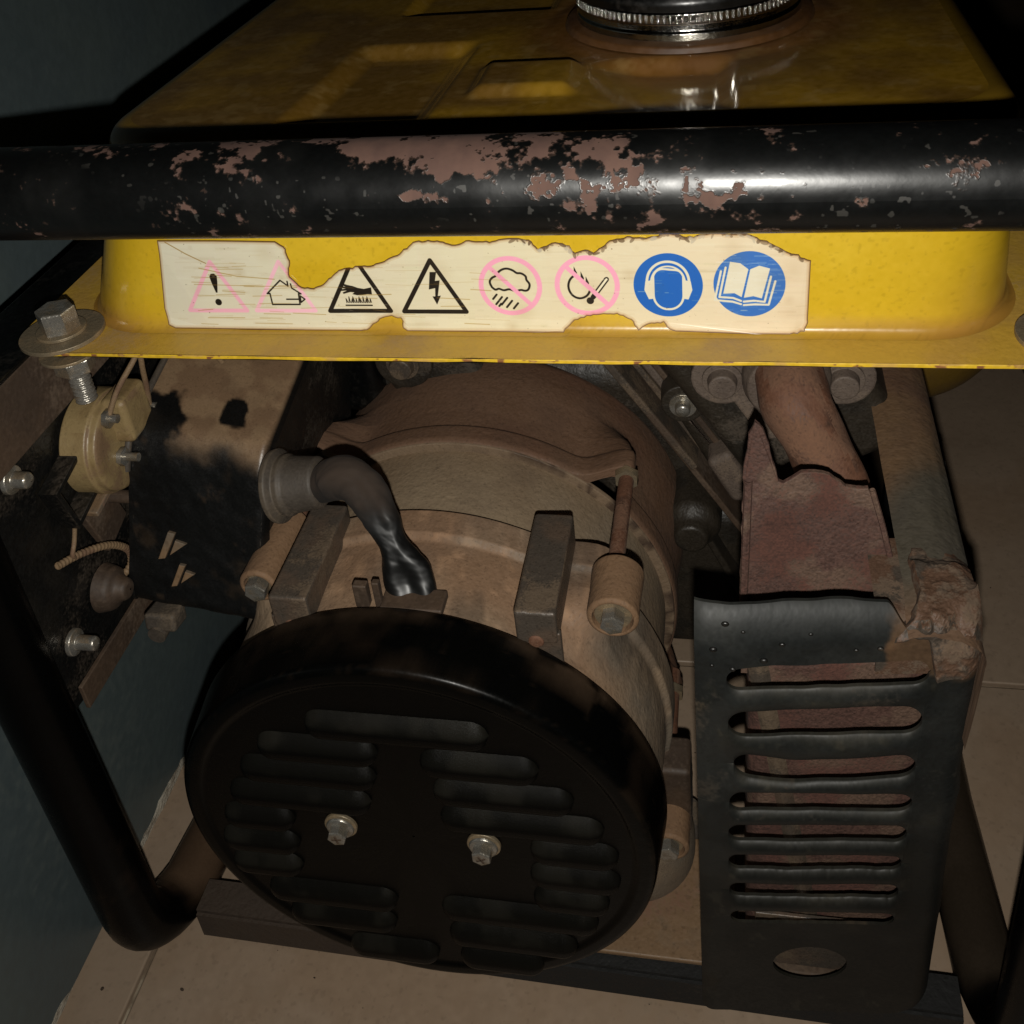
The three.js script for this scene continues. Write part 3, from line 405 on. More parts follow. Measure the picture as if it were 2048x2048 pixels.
  // filler cap
  const cap = polar(soft([[0, 0.0385], [0, 0.0435, 0.0008], [0.004, 0.0435], [0.0048, 0.0428, 0.0005], [0.0072, 0.0425], [0.0078, 0.0431, 0.0005], [0.0114, 0.0431, 0.0008], [0.012, 0.0405], [0.012, 0]], 0.0006), 180, 0, 0); cap.rotateX(-Math.PI / 2); cap.translate(CX, 0.4228, CZ);
  const capM = part('filler_cap', cap, M.chrome, G, 'chromed fuel cap with a knurled rim');
  const ribs = []; for (let i = 0; i < 120; i++) { const a = i / 120 * Math.PI * 2; ribs.push(tr(rbox(0.0011, 0.0034, 0.0011, 0.0004, 1), Math.cos(a) * 0.0432 + CX, 0.4324, Math.sin(a) * 0.0432 + CZ, 0, Math.PI / 2 - a, 0)); }
  part('knurling', ribs, M.chrome, capM).userData.kind = 'stuff';
  const lid = polar(soft([[0, 0.0445], [0.003, 0.0448, 0.001], [0.006, 0.0435, 0.002], [0.0085, 0.03], [0.009, 0]], 0.001), 90, 0, 0); lid.rotateX(-Math.PI / 2); lid.translate(CX, 0.4349, CZ); part('cap_lid', lid, M.black, capM, 'black top of the fuel cap');
  const neck = polar(soft([[-0.001, 0.0485], [0.0012, 0.0475, 0.0008], [0.0022, 0.044, 0.001], [0.0022, 0.03]], 0.0008), 90, 0, 0); neck.rotateX(-Math.PI / 2); neck.translate(CX, 0.4222, CZ);
  tint(neck, (P) => mix3([0.1, 0.042, 0.01], [0.05, 0.022, 0.008], fbm3(P.x, P.y, P.z, 120, 3, 3))); part('filler_neck', neck, M.yellowTop, tank, 'rusty collar under the fuel cap');

  // bolts through the flange
  for (const [bx, bz, turn] of [[-0.2445, -0.0415, 0.35], [0.1035, -0.0455, 0.1]]) {
    const h = hub('mounting_bolt', [bx, 0.3474, bz], bx < 0 ? 'big hexagon bolt with flat washer on the left of the flange' : 'bolt and washer at the right end of the flange');
    const disc = (y0, r, t, m, nm) => { const g = polar(soft([[0, 0.005], [0, r, 0.0002], [t, r, 0.0003], [t, 0.005]], 0.0002), 48, 0, 0); g.rotateX(-Math.PI / 2); g.translate(bx, y0, bz); part(nm, g, m, h); };
    disc(0.3474, 0.0155, 0.0016, M.washer, 'washer'); disc(0.349, 0.0092, 0.0012, M.washer, 'bolt_flange');
    const hx = metreUV(hex(0.0125, 0.0088, 0.0008)); hx.rotateY(turn); hx.translate(bx, 0.3502, bz); part('bolt_head', hx, M.zinc, h);
    const nut = metreUV(hex(0.013, 0.0055, 0.0006)); nut.rotateY(turn + 0.4); nut.translate(bx + 0.002, 0.3335, bz + 0.002); part('nut', nut, M.zinc, h); disc(0.3392, 0.011, 0.0012, M.washer, 'lower_washer');
    const prof = []; for (let i = 0; i <= 64; i++) prof.push([-i * 0.000234, 0.0037 + 0.0005 * Math.cos(i / 64 * Math.PI * 2 * 8)]); prof.push([-0.0153, 0.0031], [-0.0153, 0]);
    const th = polar(prof, 28, 0, 0); th.rotateX(-Math.PI / 2); th.translate(bx + 0.002, 0.3345, bz + 0.002); part('threaded_shank', th, M.zinc, h);
  }
}

// ---------------------------------------------------------------- alternator
const AX = -0.1312, AY = 0.1238;
const dustTint = (clean, dust, o = {}) => (P, N) => {
  const n = fbm3(P.x, P.y, P.z, o.f ?? 38, 5, o.s ?? 3), m = fbm3(P.x, P.y, P.z, 14, 3, (o.s ?? 3) + 50), up = N.y * 0.5 + 0.5;
  const d = clamp(sstep(0.3, 0.62, up * (o.up ?? 0.5) + n * 0.55 + (o.bias ?? 0))), r = mix3(dust, o.red ?? dust, sstep(0.4, 0.65, m));
  return mix3(clean, r, d);
};
{
  const alt = hub('alternator', [AX, 0, -0.08], 'dust covered alternator body');
  const bump = (t, c, w) => { let d = Math.abs(((t - c + Math.PI * 3) % (Math.PI * 2)) - Math.PI); return Math.exp(-((d / w) ** 2)); };
  const ears = [R(47), R(128), R(-33), R(218)];
  // rear bell behind the black cover
  const rear = polar(soft([[-0.024, 0.05], [-0.024, 0.0985, 0.001], [-0.036, 0.0995], [-0.05, 0.1005, 0.004], [-0.064, 0.1005], [-0.0715, 0.1005, 0.002], [-0.0735, 0.1035, 0.001], [-0.087, 0.104, 0.0008], [-0.088, 0.101, 0.001], [-0.0885, 0.09]], 0.001), 260, AX, AY, (t, r, z) => { const k = sstep(-0.04, -0.06, z) ; let e = 0; for (const a of ears) e = Math.max(e, bump(t, a, 0.15)); return r + e * 0.0135 * k + bump(t, R(-33), 0.5) * 0.004 * k; });
  tint(rear, dustTint([0.18, 0.145, 0.106], [0.26, 0.18, 0.112], { red: [0.235, 0.14, 0.08], up: 0.3, bias: 0.02 }));
  { const c = rear.attributes.color, p = rear.attributes.position; for (let i = 0; i < p.count; i++) { const x = p.getX(i), y = p.getY(i), z = p.getZ(i), a = Math.atan2(y - AY, x - AX), st = fbm3(a * 0.6, z * 3, 1, 9, 4, 64), k = 1 - 0.42 * sstep(0.52, 0.68, st), sc = 1 + 0.35 * sstep(0.7, 0.74, fbm3(a * 0.08, z, 5, 260, 2, 65)); c.setXYZ(i, c.getX(i) * k * sc, c.getY(i) * (k * 0.97 + 0.03) * sc, c.getZ(i) * (k * 0.92 + 0.08) * sc); } }
  const rb = part('rear_bell', rear, M.vc, alt, 'dusty rear bell of the alternator');
  // smooth stator band
  const st = polar([[-0.086, 0.0985], [-0.1, 0.0986], [-0.115, 0.0986], [-0.139, 0.0985]], 200, AX, AY);
  tint(st, (P) => { const n = fbm3(P.x, P.y, P.z, 30, 5, 8), g = fbm3(P.x, P.y, P.z, 12, 3, 18); return mix3(mix3([0.265, 0.194, 0.122], [0.225, 0.154, 0.091], sstep(0.35, 0.65, n)), [0.2, 0.16, 0.116], sstep(0.5, 0.7, g) * 0.7); });
  part('stator', st, M.vc, alt, 'smooth pale stator band');
  // flange and bell towards the engine
  const front = polar(soft([[-0.136, 0.095], [-0.136, 0.1035, 0.001], [-0.1385, 0.1045, 0.001], [-0.148, 0.1045, 0.002], [-0.1505, 0.1022, 0.001], [-0.162, 0.1022], [-0.185, 0.1024, 0.006], [-0.205, 0.102, 0.003], [-0.213, 0.098, 0.004], [-0.216, 0.06]], 0.001), 260, AX, AY, (t, r, z) => { let e = 0; for (const a of [R(47), R(128), R(-33), R(218)]) e = Math.max(e, bump(t, a, 0.085 + 0.12 * sstep(-0.15, -0.2, z))); const b = sstep(-0.15, -0.195, z); return r + e * 0.021 * (1 - sstep(-0.15, -0.185, z)) + b * (0.004 * Math.cos(t) + 0.0045 * Math.sin(t)); });
  tint(front, dustTint([0.125, 0.08, 0.05], [0.14, 0.076, 0.043], { red: [0.13, 0.063, 0.035], up: 0.2, bias: 0.2, s: 9 }));
  part('engine_side_bell', front, M.vc, alt, 'reddish dusted bell housing between alternator and engine');
  // worn bright lip of the flange
  const lip = polar(soft([[-0.1352, 0.097], [-0.1352, 0.1028, 0.0005], [-0.137, 0.1034, 0.0005], [-0.1378, 0.103]], 0.0004), 220, AX, AY); tint(lip, (P) => mix3([0.19, 0.13, 0.08], [0.06, 0.035, 0.02], sstep(0.55, 0.62, fbm3(P.x, P.y, P.z, 150, 3, 6)) * sstep(-0.14, -0.08, P.x))); part('flange_lip', lip, M.vc, alt);
  // bosses with through bolts
  for (const [bx, by, z0, z1, rr] of [[-0.0465, 0.2125, -0.07, -0.0445, 0.0106], [-0.1985, 0.2165, -0.088, -0.0465, 0.0086], [-0.0285, 0.064, -0.088, -0.046, 0.0095]]) {
    const boss = polar(soft([[z0, 0.003], [z0, rr * 1.05, 0.0012], [(z0 + z1) / 2, rr], [z1 - 0.001, rr, 0.001], [z1, rr - 0.0012], [z1, rr - 0.0022, 0.0004], [z1 - 0.0035, rr - 0.0026, 0.0005], [z1 - 0.0035, 0.001]], 0.0006), 40, bx, by);
    tint(boss, dustTint([0.12, 0.08, 0.05], [0.2, 0.115, 0.06], { up: 0.3, bias: 0.15 })); part('boss', boss, M.vc, alt);
    const h = hub('through_bolt', [bx, by, z1], undefined, alt); h.position.set(bx - AX, by, z1 + 0.08);
    const w = polar(soft([[z1 - 0.0035, 0.002], [z1 - 0.0035, rr - 0.003, 0.0002], [z1 - 0.002, rr - 0.003, 0.0003], [z1 - 0.002, 0.002]], 0.0002), 36, bx, by); part('washer', w, M.washer, h);
    const hx = metreUV(hex(0.0088, 0.0058, 0.0006)); hx.rotateX(Math.PI / 2); hx.rotateZ(0.3); hx.translate(bx, by, z1 - 0.002); part('bolt_head', hx, M.zinc, h);
    const rod = tr(cylZ(0.0036, 0.0036, 0.078, 20), bx - (bx - AX) * 0.02, by - (by - AY) * 0.02, -0.108); part('rod', metreUV(rod), M.pipe, h);
    const nut = tr(cylZ(0.0062, 0.0058, 0.004, 6), bx - (bx - AX) * 0.02, by - (by - AY) * 0.02, -0.1335); part('nut', metreUV(nut), M.washer, h);
  }
  // two square steel bars on top of the bell
  for (const [x, tw] of [[-0.1763, 0.06], [-0.0745, -0.04]]) {
    const h = hub('support_bar', [x, 0.222, -0.058], x < -0.1 ? 'left square steel bar on the alternator' : 'right square steel bar on the alternator', alt); h.position.set(x - AX, 0.222, -0.058 + 0.08);
    part('bar', metreUV(tr(rbox(0.0168, 0.0168, 0.057, 0.0016, 3), x, 0.2215, -0.0575)), M.bar, h);
    part('bar_foot', metreUV(tr(rbox(0.0165, 0.026, 0.003, 0.001), x + (x < -0.1 ? -0.0012 : 0.0012), 0.2055, -0.0312)), M.bar, h);
    const sc = metreUV(tr(polar(soft([[0, 0.0001], [0, 0.0033], [0.0012, 0.0031, 0.0006], [0.0016, 0.0022], [0.0017, 0.0001]], 0.0004), 24, x - 0.0004, 0.2145), 0, 0, -0.0298)); part('screw', sc, M.pipe, h);
  }
  // opening where the cable enters
  part('cable_entry', [metreUV(tr(rbox(0.026, 0.004, 0.012, 0.001), -0.1255, 0.2235, -0.037))], M.brownSteel, alt);
  part('cable_clip', [metreUV(tr(rbox(0.006, 0.012, 0.004, 0.0008), -0.1465, 0.2275, -0.036)), metreUV(tr(rbox(0.003, 0.015, 0.003, 0.0006), -0.1395, 0.228, -0.0355))], M.brownSteel, alt);
  // foot of the bell on the right with its rubber mount
  const ft = new THREE.SphereGeometry(1, 48, 32); ft.scale(0.033, 0.046, 0.032); ft.rotateZ(0.35); ft.translate(-0.052, 0.047, -0.068); tint(ft, dustTint([0.165, 0.138, 0.104], [0.2, 0.138, 0.083], { up: 0.2, bias: 0.1 })); part('bell_foot', ft, M.vc, alt);
}

// ---------------------------------------------------------------- black end cover
{
  const cover = hub('end_cover', [AX, AY, -0.015], 'round black end cover with pressed louvres');
  const face = polar(soft([[-0.028, 0.097], [-0.0295, 0.104, 0.0008], [-0.0265, 0.1048, 0.0012], [-0.02, 0.104], [-0.012, 0.1032], [0, 0.1018, 0.0042], [0, 0.0945], [-0.0012, 0.0925, 0.002], [-0.0012, 0.07], [-0.0012, 0.045], [-0.0012, 0.02], [-0.0012, 0.0005]], 0.001), 300, AX, AY);
  const clean = [0.0012, 0.0013, 0.0012];
  tint(face, (P, N) => { const n = fbm3(P.x, P.y, P.z, 50, 5, 33), rim = Math.hypot(P.x - AX, P.y - AY) > 0.0995; const f = sstep(0.72, 0.8, vn3(P.x * 500, P.y * 500, P.z * 500, 3)); let d = rim ? sstep(-0.02, -0.03, P.z) * sstep(0.4, 0.6, n) * 0.9 + sstep(0.5, 0.75, n) * 0.3 + sstep(-0.09, -0.05, P.x) * sstep(0.16, 0.2, P.y) * sstep(0.42, 0.55, n) * sstep(-0.012, -0.022, P.z) : 0.05 + sstep(0.5, 0.75, n) * 0.12; d = Math.max(d, f * 0.12); return mix3(clean, [0.1, 0.064, 0.04], clamp(d * (rim ? 0.3 : 0.02))); });
  part('cover_shell', face, M.gloss, cover);
  const rows = [[-166, -91, 192.4], [-189.5, -138, 176.9], [-200.5, -141, 161.6], [-209, -146, 145], [-215.5, -183, 128.4], [-220, -184, 112], [-219, -186, 95.5], [-121, -73, 174.5], [-118, -60.5, 157.6], [-117, -49.5, 141], [-81, -44.5, 125], [-82.5, -44.5, 108.4], [-82.5, -50, 92.2], [-206, -145, 77], [-199, -148, 60.2], [-125, -55.5, 77], [-124, -66, 57.6], [-174, -131, 39], [-121, -82, 40.5]];
  for (const [a, b, y] of rows) {
    const x0 = a / 1000, x1 = b / 1000, yc = y / 1000 + 0.0005, H = 0.0075, D = 0.0036, nx = 60, ny = 18;
    const g = grid(nx, ny, (u, v) => {
      const x = lerp(x0, x1, u), e = Math.min(x - x0, x1 - x), k = e < H ? Math.sqrt(Math.max(0, 1 - ((H - e) / H) ** 2)) : 1, yy = yc + (1 - 2 * v) * H * k;
      const h = v < 0.62 ? (D + 0.0016) * Math.sin(v / 0.62 * Math.PI / 2) : (D + 0.0016) - (v > 0.8 ? (D + 0.004) * ((v - 0.8) / 0.2) ** 2 : 0);
      return [x, yy, -0.0018 + h * (0.25 + 0.75 * k)];
    });
    if (g.attributes.normal.getZ(Math.round(ny * 0.7) * (nx + 1) + 30) < 0) { const a = g.index.array; for (let i = 0; i < a.length; i += 3) { const t = a[i]; a[i] = a[i + 1]; a[i + 1] = t; } g.computeVertexNormals(); }
    tint(g, (P, N) => { const n = fbm3(P.x, P.y, P.z, 70, 4, 35); return mix3(clean, [0.0125, 0.0115, 0.009], clamp((0.35 + 0.6 * sstep(0.4, 0.7, n)) * sstep(0.12, 0.45, N.y))); });
    part('louvre', g, M.gloss, cover);
  }
  for (const [x, y, tw] of [[-0.1625, 0.1275, 0.2], [-0.1006, 0.1243, 0.5]]) {
    const h = hub('cover_bolt', [x, y, 0], undefined, cover); h.position.set(x - AX, y - AY, 0.015);
    part('washer', polar(soft([[-0.0012, 0.001], [-0.0012, 0.0072, 0.0002], [0.0002, 0.0072, 0.0004], [0.0006, 0.006], [0.0006, 0.001]], 0.0002), 40, x, y), M.washer, h);
    part('bolt_flange', polar(soft([[0.0006, 0.001], [0.0006, 0.0062, 0.0002], [0.0016, 0.0058, 0.0004], [0.002, 0.0046], [0.002, 0.001]], 0.0002), 40, x, y), M.zinc, h);
    const hx = metreUV(hex(0.0075, 0.0048, 0.0007)); hx.rotateX(Math.PI / 2); hx.rotateZ(tw); hx.translate(x, y, 0.0015); part('bolt_head', hx, M.zinc, h);
    part('cross_slot', [tr(rbox(0.0045, 0.0009, 0.0006, 0.0002), x, y, 0.0063, 0, 0, tw), tr(rbox(0.0009, 0.0045, 0.0006, 0.0002), x, y, 0.0063, 0, 0, tw)].map(metreUV), M.brownSteel, h);
  }
}

// ---------------------------------------------------------------- terminal box, grommet, cable
{
  const bx = hub('terminal_box', [-0.23, 0.188, -0.11], 'black sheet metal box under a coat of brown dust');
  const X0 = -0.2575, X1 = -0.1955;
  const prof = [[-0.19, 0.3005], [-0.078, 0.268], [-0.0705, 0.2565], [-0.066, 0.24], [-0.0515, 0.1935], [-0.053, 0.189], [-0.19, 0.189]];
  const cum = [0]; for (let i = 1; i < prof.length; i++) cum.push(cum[i - 1] + Math.hypot(prof[i][0] - prof[i - 1][0], prof[i][1] - prof[i - 1][1]));
  const sp = soft(prof.map((p) => [p[0], p[1], 0.006]), 0.006), cs = [0]; for (let i = 1; i < sp.length; i++) cs.push(cs[i - 1] + Math.hypot(sp[i][0] - sp[i - 1][0], sp[i][1] - sp[i - 1][1]));
  const walk = (s) => { let i = 1; while (i < cs.length - 1 && cs[i] < s) i++; const t = clamp((s - cs[i - 1]) / Math.max(1e-9, cs[i] - cs[i - 1])); return [lerp(sp[i - 1][0], sp[i][0], t), lerp(sp[i - 1][1], sp[i][1], t)]; };
  const NV = 260, NU = 90, rE = 0.004;
  const shell = grid(NU, NV, (u, v) => {
    const [z, y] = walk(v * cs[cs.length - 1]); const x = lerp(X0, X1, u), e = x > X1 - rE ? rE - Math.sqrt(Math.max(0, rE * rE - (x - X1 + rE) ** 2)) : 0;
    const tilt = (y - 0.255) * 0.13, dent = (fbm3(x, y, z, 55, 4, 44) - 0.5) * 0.0034 * sstep(-0.085, -0.065, z);
    return [x + tilt * 1.0, y - e + (X1 - x) * 0.15, z - e + dent];
  }, (u, v) => [u * 0.056, v * cs[cs.length - 1]]);
  tint(shell, (P, N) => {
    const n = fbm3(P.x, P.y, P.z, 48, 5, 71), m = fbm3(P.x, P.y, P.z, 120, 4, 73), b = Math.exp(-(((P.x + 0.246) / 0.016) ** 2) - ((P.z + 0.084) / 0.016) ** 2) + 0.8 * Math.exp(-(((P.x + 0.214) / 0.008) ** 2) - ((P.z + 0.092) / 0.009) ** 2) + 0.6 * Math.exp(-(((P.x + 0.246) / 0.003) ** 2) - ((P.z + 0.13) / 0.012) ** 2);
    const top = sstep(0.25, 0.8, Math.abs(N.y)) * sstep(0.22, 0.25, P.y) * sstep(-0.071, -0.083, P.z + (n - 0.5) * 0.03 - (P.x + 0.23) * 0.25) * (1 - sstep(0.4, 0.56, b * 1.2 + (n - 0.5) * 1.3 + (m - 0.5) * 0.5)); const fr = P.z > -0.076 ? sstep(0.66, 0.8, n) * 0.1 + sstep(0.7, 0.78, m) * 0.1 : 0;
    return mix3([0.004, 0.004, 0.0039], mix3([0.23, 0.15, 0.086], [0.185, 0.115, 0.066], sstep(0.4, 0.6, m)), clamp(top * 0.95 + fr));
  });
  part('box_shell', shell, M.sleeve, bx);
  const side = sp.map((p) => [p[0], p[1]]);
  for (const x of [X0, X1 - 0.001]) { const s = plate(side.map((p) => [p[0], p[1]]), 0.0014, 0.0002); s.rotateY(-Math.PI / 2); const q = s.attributes.position; for (let i = 0; i < q.count; i++) q.setX(i, q.getX(i) + (q.getY(i) - 0.255) * 0.13); s.translate(x + (x < -0.22 ? 0.0006 : -0.0022), x < -0.22 ? 0.008 : -0.001, 0); part('box_side', metreUV(s), M.blackDusty, bx); }
  // folded lip along the left edge
  const lipP = sp.slice(0, Math.round(sp.length * 0.4)).map((p) => [X0 - 0.0005 + (p[1] - 0.255) * 0.13, p[1] + 0.009, p[0] + 0.0006]); part('box_lip', metreUV(sweep(lipP, 0.0017, 90, 10)), M.rubber, bx);
  // broken vent tabs on the front
  for (const [x, y, z, k] of [[-0.2445, 0.226, -0.0582, 1], [-0.2405, 0.2125, -0.054, 0.82]]) {
    for (const [nm, o] of [['vent_tab', [[-0.0036, -0.0068], [-0.0004, -0.006], [0.0042, 0.0066], [0.0008, 0.0068]]], ['vent_flap', [[0.0018, -0.0042], [0.0094, 0.0022], [0.0042, 0.0032]]]]) { const t = plate(o.map((q) => [q[0] * k, q[1] * k]), 0.0024, 0.0004); tr(t, x, y, z, -0.29, 0.06, -0.12); part(nm, metreUV(t), M.dustAlu, bx); }
  }
  part('box_latch', [metreUV(tr(rbox(0.015, 0.009, 0.012, 0.002, 3), -0.249, 0.193, -0.0485, -0.2)), metreUV(tr(cylZ(0.0042, 0.0042, 0.006, 20), -0.251, 0.1885, -0.044))], M.rubber, bx);
  // grommet and the cable sleeve to the alternator
  const gr = polar(soft([[0, 0.006], [0, 0.0135, 0.001], [0.003, 0.0138, 0.001], [0.0042, 0.0125, 0.0008], [0.0052, 0.0112, 0.0008], [0.008, 0.0116, 0.001], [0.0098, 0.0106, 0.0008], [0.019, 0.0098], [0.0245, 0.0094, 0.0015], [0.026, 0.0078, 0.001], [0.026, 0.003]], 0.0008), 48, 0, 0); gr.scale(1.17, 1.17, 0.86); gr.rotateY(Math.PI / 2); gr.rotateZ(0.16); gr.translate(-0.192, 0.2515, -0.0715);
  part('grommet', metreUV(gr), M.rubber, G, 'grey rubber grommet in the side of the box');
  const path = new THREE.CatmullRomCurve3([[-0.1695, 0.2555, -0.071], [-0.1625, 0.259, -0.069], [-0.156, 0.262, -0.0665], [-0.149, 0.2595, -0.063], [-0.1425, 0.2525, -0.058], [-0.1365, 0.242, -0.0525], [-0.1315, 0.2325, -0.0475], [-0.1272, 0.2235, -0.0425], [-0.1255, 0.2165, -0.0395]].map((p) => V(...p)), false, 'catmullrom', 0.5);
  const key = (tab, t) => { for (let i = 1; i < tab.length; i++) if (t <= tab[i][0]) { const u = sstep(tab[i - 1][0], tab[i][0], t); return lerp(tab[i - 1][1], tab[i][1], u); } return tab[tab.length - 1][1]; };
  const rs = [[0, 0.0086], [0.12, 0.0092], [0.3, 0.009], [0.5, 0.0074], [0.62, 0.0058], [0.82, 0.0102], [1, 0.0095]], ro = [[0, 0.0092], [0.14, 0.0108], [0.35, 0.0082], [0.62, 0.0066], [0.85, 0.0056], [1, 0.0072]], dip = [[0, 0], [0.2, 0.0012], [0.42, 0.0022], [0.6, 0.0008], [0.72, 0.0012], [0.85, 0.003], [1, 0.002]];
  const ref = V(0.1, 0.55, 0.83);
  const sl = grid(64, 150, (u, v) => {
    const t = v, c = path.getPointAt(t), T = path.getTangentAt(t), S = T.clone().cross(ref).normalize(), O = S.clone().cross(T).normalize(), a = u * 2 * Math.PI + 0.9 * Math.sin(t * 4), ca = Math.cos(a), sa = Math.sin(a), k = 1 + (fbm3(ca * 0.4 + t * 2, sa * 0.4, t * 3, 3, 3, 5) - 0.5) * 0.2;
    const off = key(ro, t) * sa * k - (sa > 0 ? key(dip, t) * Math.exp(-((ca / 0.42) ** 2)) : 0) + 0.003 * Math.exp(-(((t - 0.15) / 0.05) ** 2)) * Math.max(0, sa) * Math.max(0, 1 - Math.abs(ca));
    return c.addScaledVector(S, key(rs, t) * ca * k).addScaledVector(O, off).toArray();
  }, (u, v) => [u, v]);
  outward(sl, (p) => { let b = path.getPointAt(0), d = 1e9; for (let i = 0; i <= 40; i++) { const q = path.getPointAt(i / 40), e = q.distanceToSquared(p); if (e < d) { d = e; b = q; } } return b.toArray(); });
  tint(sl, (P) => { const n = fbm3(P.x, P.y, P.z, 90, 4, 19), d = sstep(0.248, 0.268, P.y + (n - 0.5) * 0.02) * 0.85 + sstep(0.55, 0.8, n) * 0.1 * sstep(0.225, 0.26, P.y); return mix3([0.0035, 0.0036, 0.0035], [0.042, 0.027, 0.018], clamp(d)); });
  part('cable_sleeve', sl, M.shrink, G, 'black shrink sleeve running from the box into the alternator');
}

// ---------------------------------------------------------------- control panel seen from behind
{
  const px = -0.2625, cp = hub('control_panel', [px, 0.25, -0.06], 'black control panel with dusty fittings on its inner side');
  const out = [[0.011, 0.335], [0.008, 0.19], [-0.012, 0.1875], [-0.12, 0.186], [-0.2, 0.186], [-0.2, 0.34]];
  const p = plate(out.map(([z, y]) => [-z, y]), 0.002, 0.0004); p.rotateY(Math.PI / 2); p.translate(px, 0, 0); part('panel_sheet', metreUV(p), M.blackDusty, cp);
  part('panel_flange', metreUV(tr(rbox(0.0022, 0.013, 0.206, 0.0006), px + 0.0035, 0.1945, -0.098)), M.brownSteel, cp, 'brown folded lower edge of the panel');
  // voltmeter: round cream housing
  const vm = hub('voltmeter', [px, 0.288, -0.055], 'cream plastic back of a round voltmeter', cp); vm.position.set(0, 0.038, 0.005);
  const VY = 0.286, VZ = -0.0565;
  const body = polar(soft([[0, 0.01], [0, 0.0235, 0.001], [0.0115, 0.0232, 0.0015], [0.0125, 0.0218], [0.0155, 0.0215, 0.0015], [0.0162, 0.019], [0.0164, 0.0005]], 0.0012), 80, 0, 0); body.rotateY(Math.PI / 2); body.translate(px + 0.0015, VY, VZ); part('housing', metreUV(body), M.cream, vm);
  part('rear_block', metreUV(tr(rbox(0.012, 0.022, 0.02, 0.003, 3), px + 0.0195, VY + 0.012, VZ - 0.006)), M.cream, vm);
  for (const [dy, dz, l] of [[-0.004, 0.006, 0.009], [0.006, -0.017, 0.009], [0.017, 0.007, 0.006]]) { part('terminal', [metreUV(tr(cylX(0.0019, 0.0019, l, 14), px + 0.0175 + l / 2, VY + dy, VZ + dz)), metreUV(tr(cylX(0.0042, 0.0042, 0.0022, 6), px + 0.019, VY + dy, VZ + dz))], M.zinc, vm); }
  // wires under the tank
  const W = [[[px + 0.019, VY + 0.017, VZ + 0.007], [px + 0.024, 0.314, -0.054], [px + 0.032, 0.326, -0.061], [px + 0.038, 0.337, -0.068]], [[px + 0.023, VY + 0.006, VZ - 0.017], [px + 0.027, 0.305, -0.07], [px + 0.031, 0.32, -0.066], [px + 0.034, 0.331, -0.066], [px + 0.042, 0.336, -0.07], [px + 0.054, 0.325, -0.077], [px + 0.058, 0.31, -0.083]]];
  for (const w of W) part('wire', sweep(w, 0.0012, 50, 10), M.wire, cp);
  // loop of spiral wrapped wire
  const D = V(-0.0135, -0.0133, -0.0165), loop = [[-0.2705, 0.246, -0.0236], [-0.269, 0.2418, -0.0344], [-0.266, 0.2355, -0.0468], [-0.265, 0.2282, -0.055], [-0.2655, 0.2195, -0.0608], [-0.267, 0.2118, -0.061], [-0.2685, 0.2098, -0.0555], [-0.2705, 0.2115, -0.0499]].map((p) => [p[0] - D.x, p[1] - D.y, p[2] - D.z]);
  part('wire', sweep([[-0.271, 0.2535, -0.0425], [-0.268, 0.2497, -0.0347], [-0.268, 0.2455, -0.031], [-0.269, 0.2415, -0.033]].map((p) => [p[0] - D.x, p[1] - D.y, p[2] - D.z]), 0.001, 30, 8), M.wire, cp);
  part('wrapped_wire', sweep(loop, (t) => 0.0016 + 0.00016 * Math.sin(t * 210), 160, 10), M.wire, cp);
  // sockets, studs and knobs
  const fr = [[-0.012, 0.012], [0.012, 0.012], [0.012, -0.012], [-0.012, -0.012]]; const sq = new THREE.Path(); [[-0.0095, 0.0095], [-0.0095, -0.0095], [0.0095, -0.0095], [0.0095, 0.0095]].forEach((q, i) => (i ? sq.lineTo(...q) : sq.moveTo(...q))); sq.closePath();
  const soc = plate(fr, 0.009, 0.0006, [sq]); soc.rotateY(Math.PI / 2); soc.rotateX(0.25); soc.translate(px + 0.01, 0.281, -0.0305); part('socket_frame', metreUV(soc), M.blackDusty, cp); part('socket_shelf', metreUV(tr(rbox(0.011, 0.003, 0.019, 0.0008), px + 0.0075, 0.268, -0.04, 0.2, 0, 0)), M.dustAlu, cp);
  for (const [y, z, l, r] of [[0.3055, -0.006, 0.0095, 0.0034], [0.2185, -0.004, 0.012, 0.0032], [0.221, -0.0305, 0.008, 0.0042]]) { const s = polar(soft([[0, 0.006], [0.0018, 0.0058, 0.0006], [0.0025, r], [l - 0.001, r, 0.0015], [l, 0.0005]], 0.0005), 24, 0, 0); s.rotateY(Math.PI / 2); s.translate(px + 0.001, y, z); part('stud', metreUV(s), M.zinc, cp); }
  const knob = polar(soft([[0, 0.011], [0.006, 0.0095, 0.002], [0.008, 0.006, 0.002], [0.0125, 0.0045, 0.002], [0.013, 0.0005]], 0.001), 28, 0, 0); knob.rotateY(Math.PI / 2); knob.translate(px + 0.001, 0.2215, -0.0325); part('knob', metreUV(knob), M.brownSteel, cp);
  part('bracket', [metreUV(tr(rbox(0.004, 0.03, 0.02, 0.001), px + 0.003, 0.2535, -0.045, 0.3)), metreUV(tr(cylX(0.003, 0.003, 0.014, 14), px + 0.009, 0.258, -0.052)), metreUV(tr(cylX(0.0022, 0.0022, 0.01, 12), px + 0.008, 0.2535, -0.056))], M.brownSteel, cp);
  cp.position.add(V(-0.0135, -0.0133, -0.0165));
}

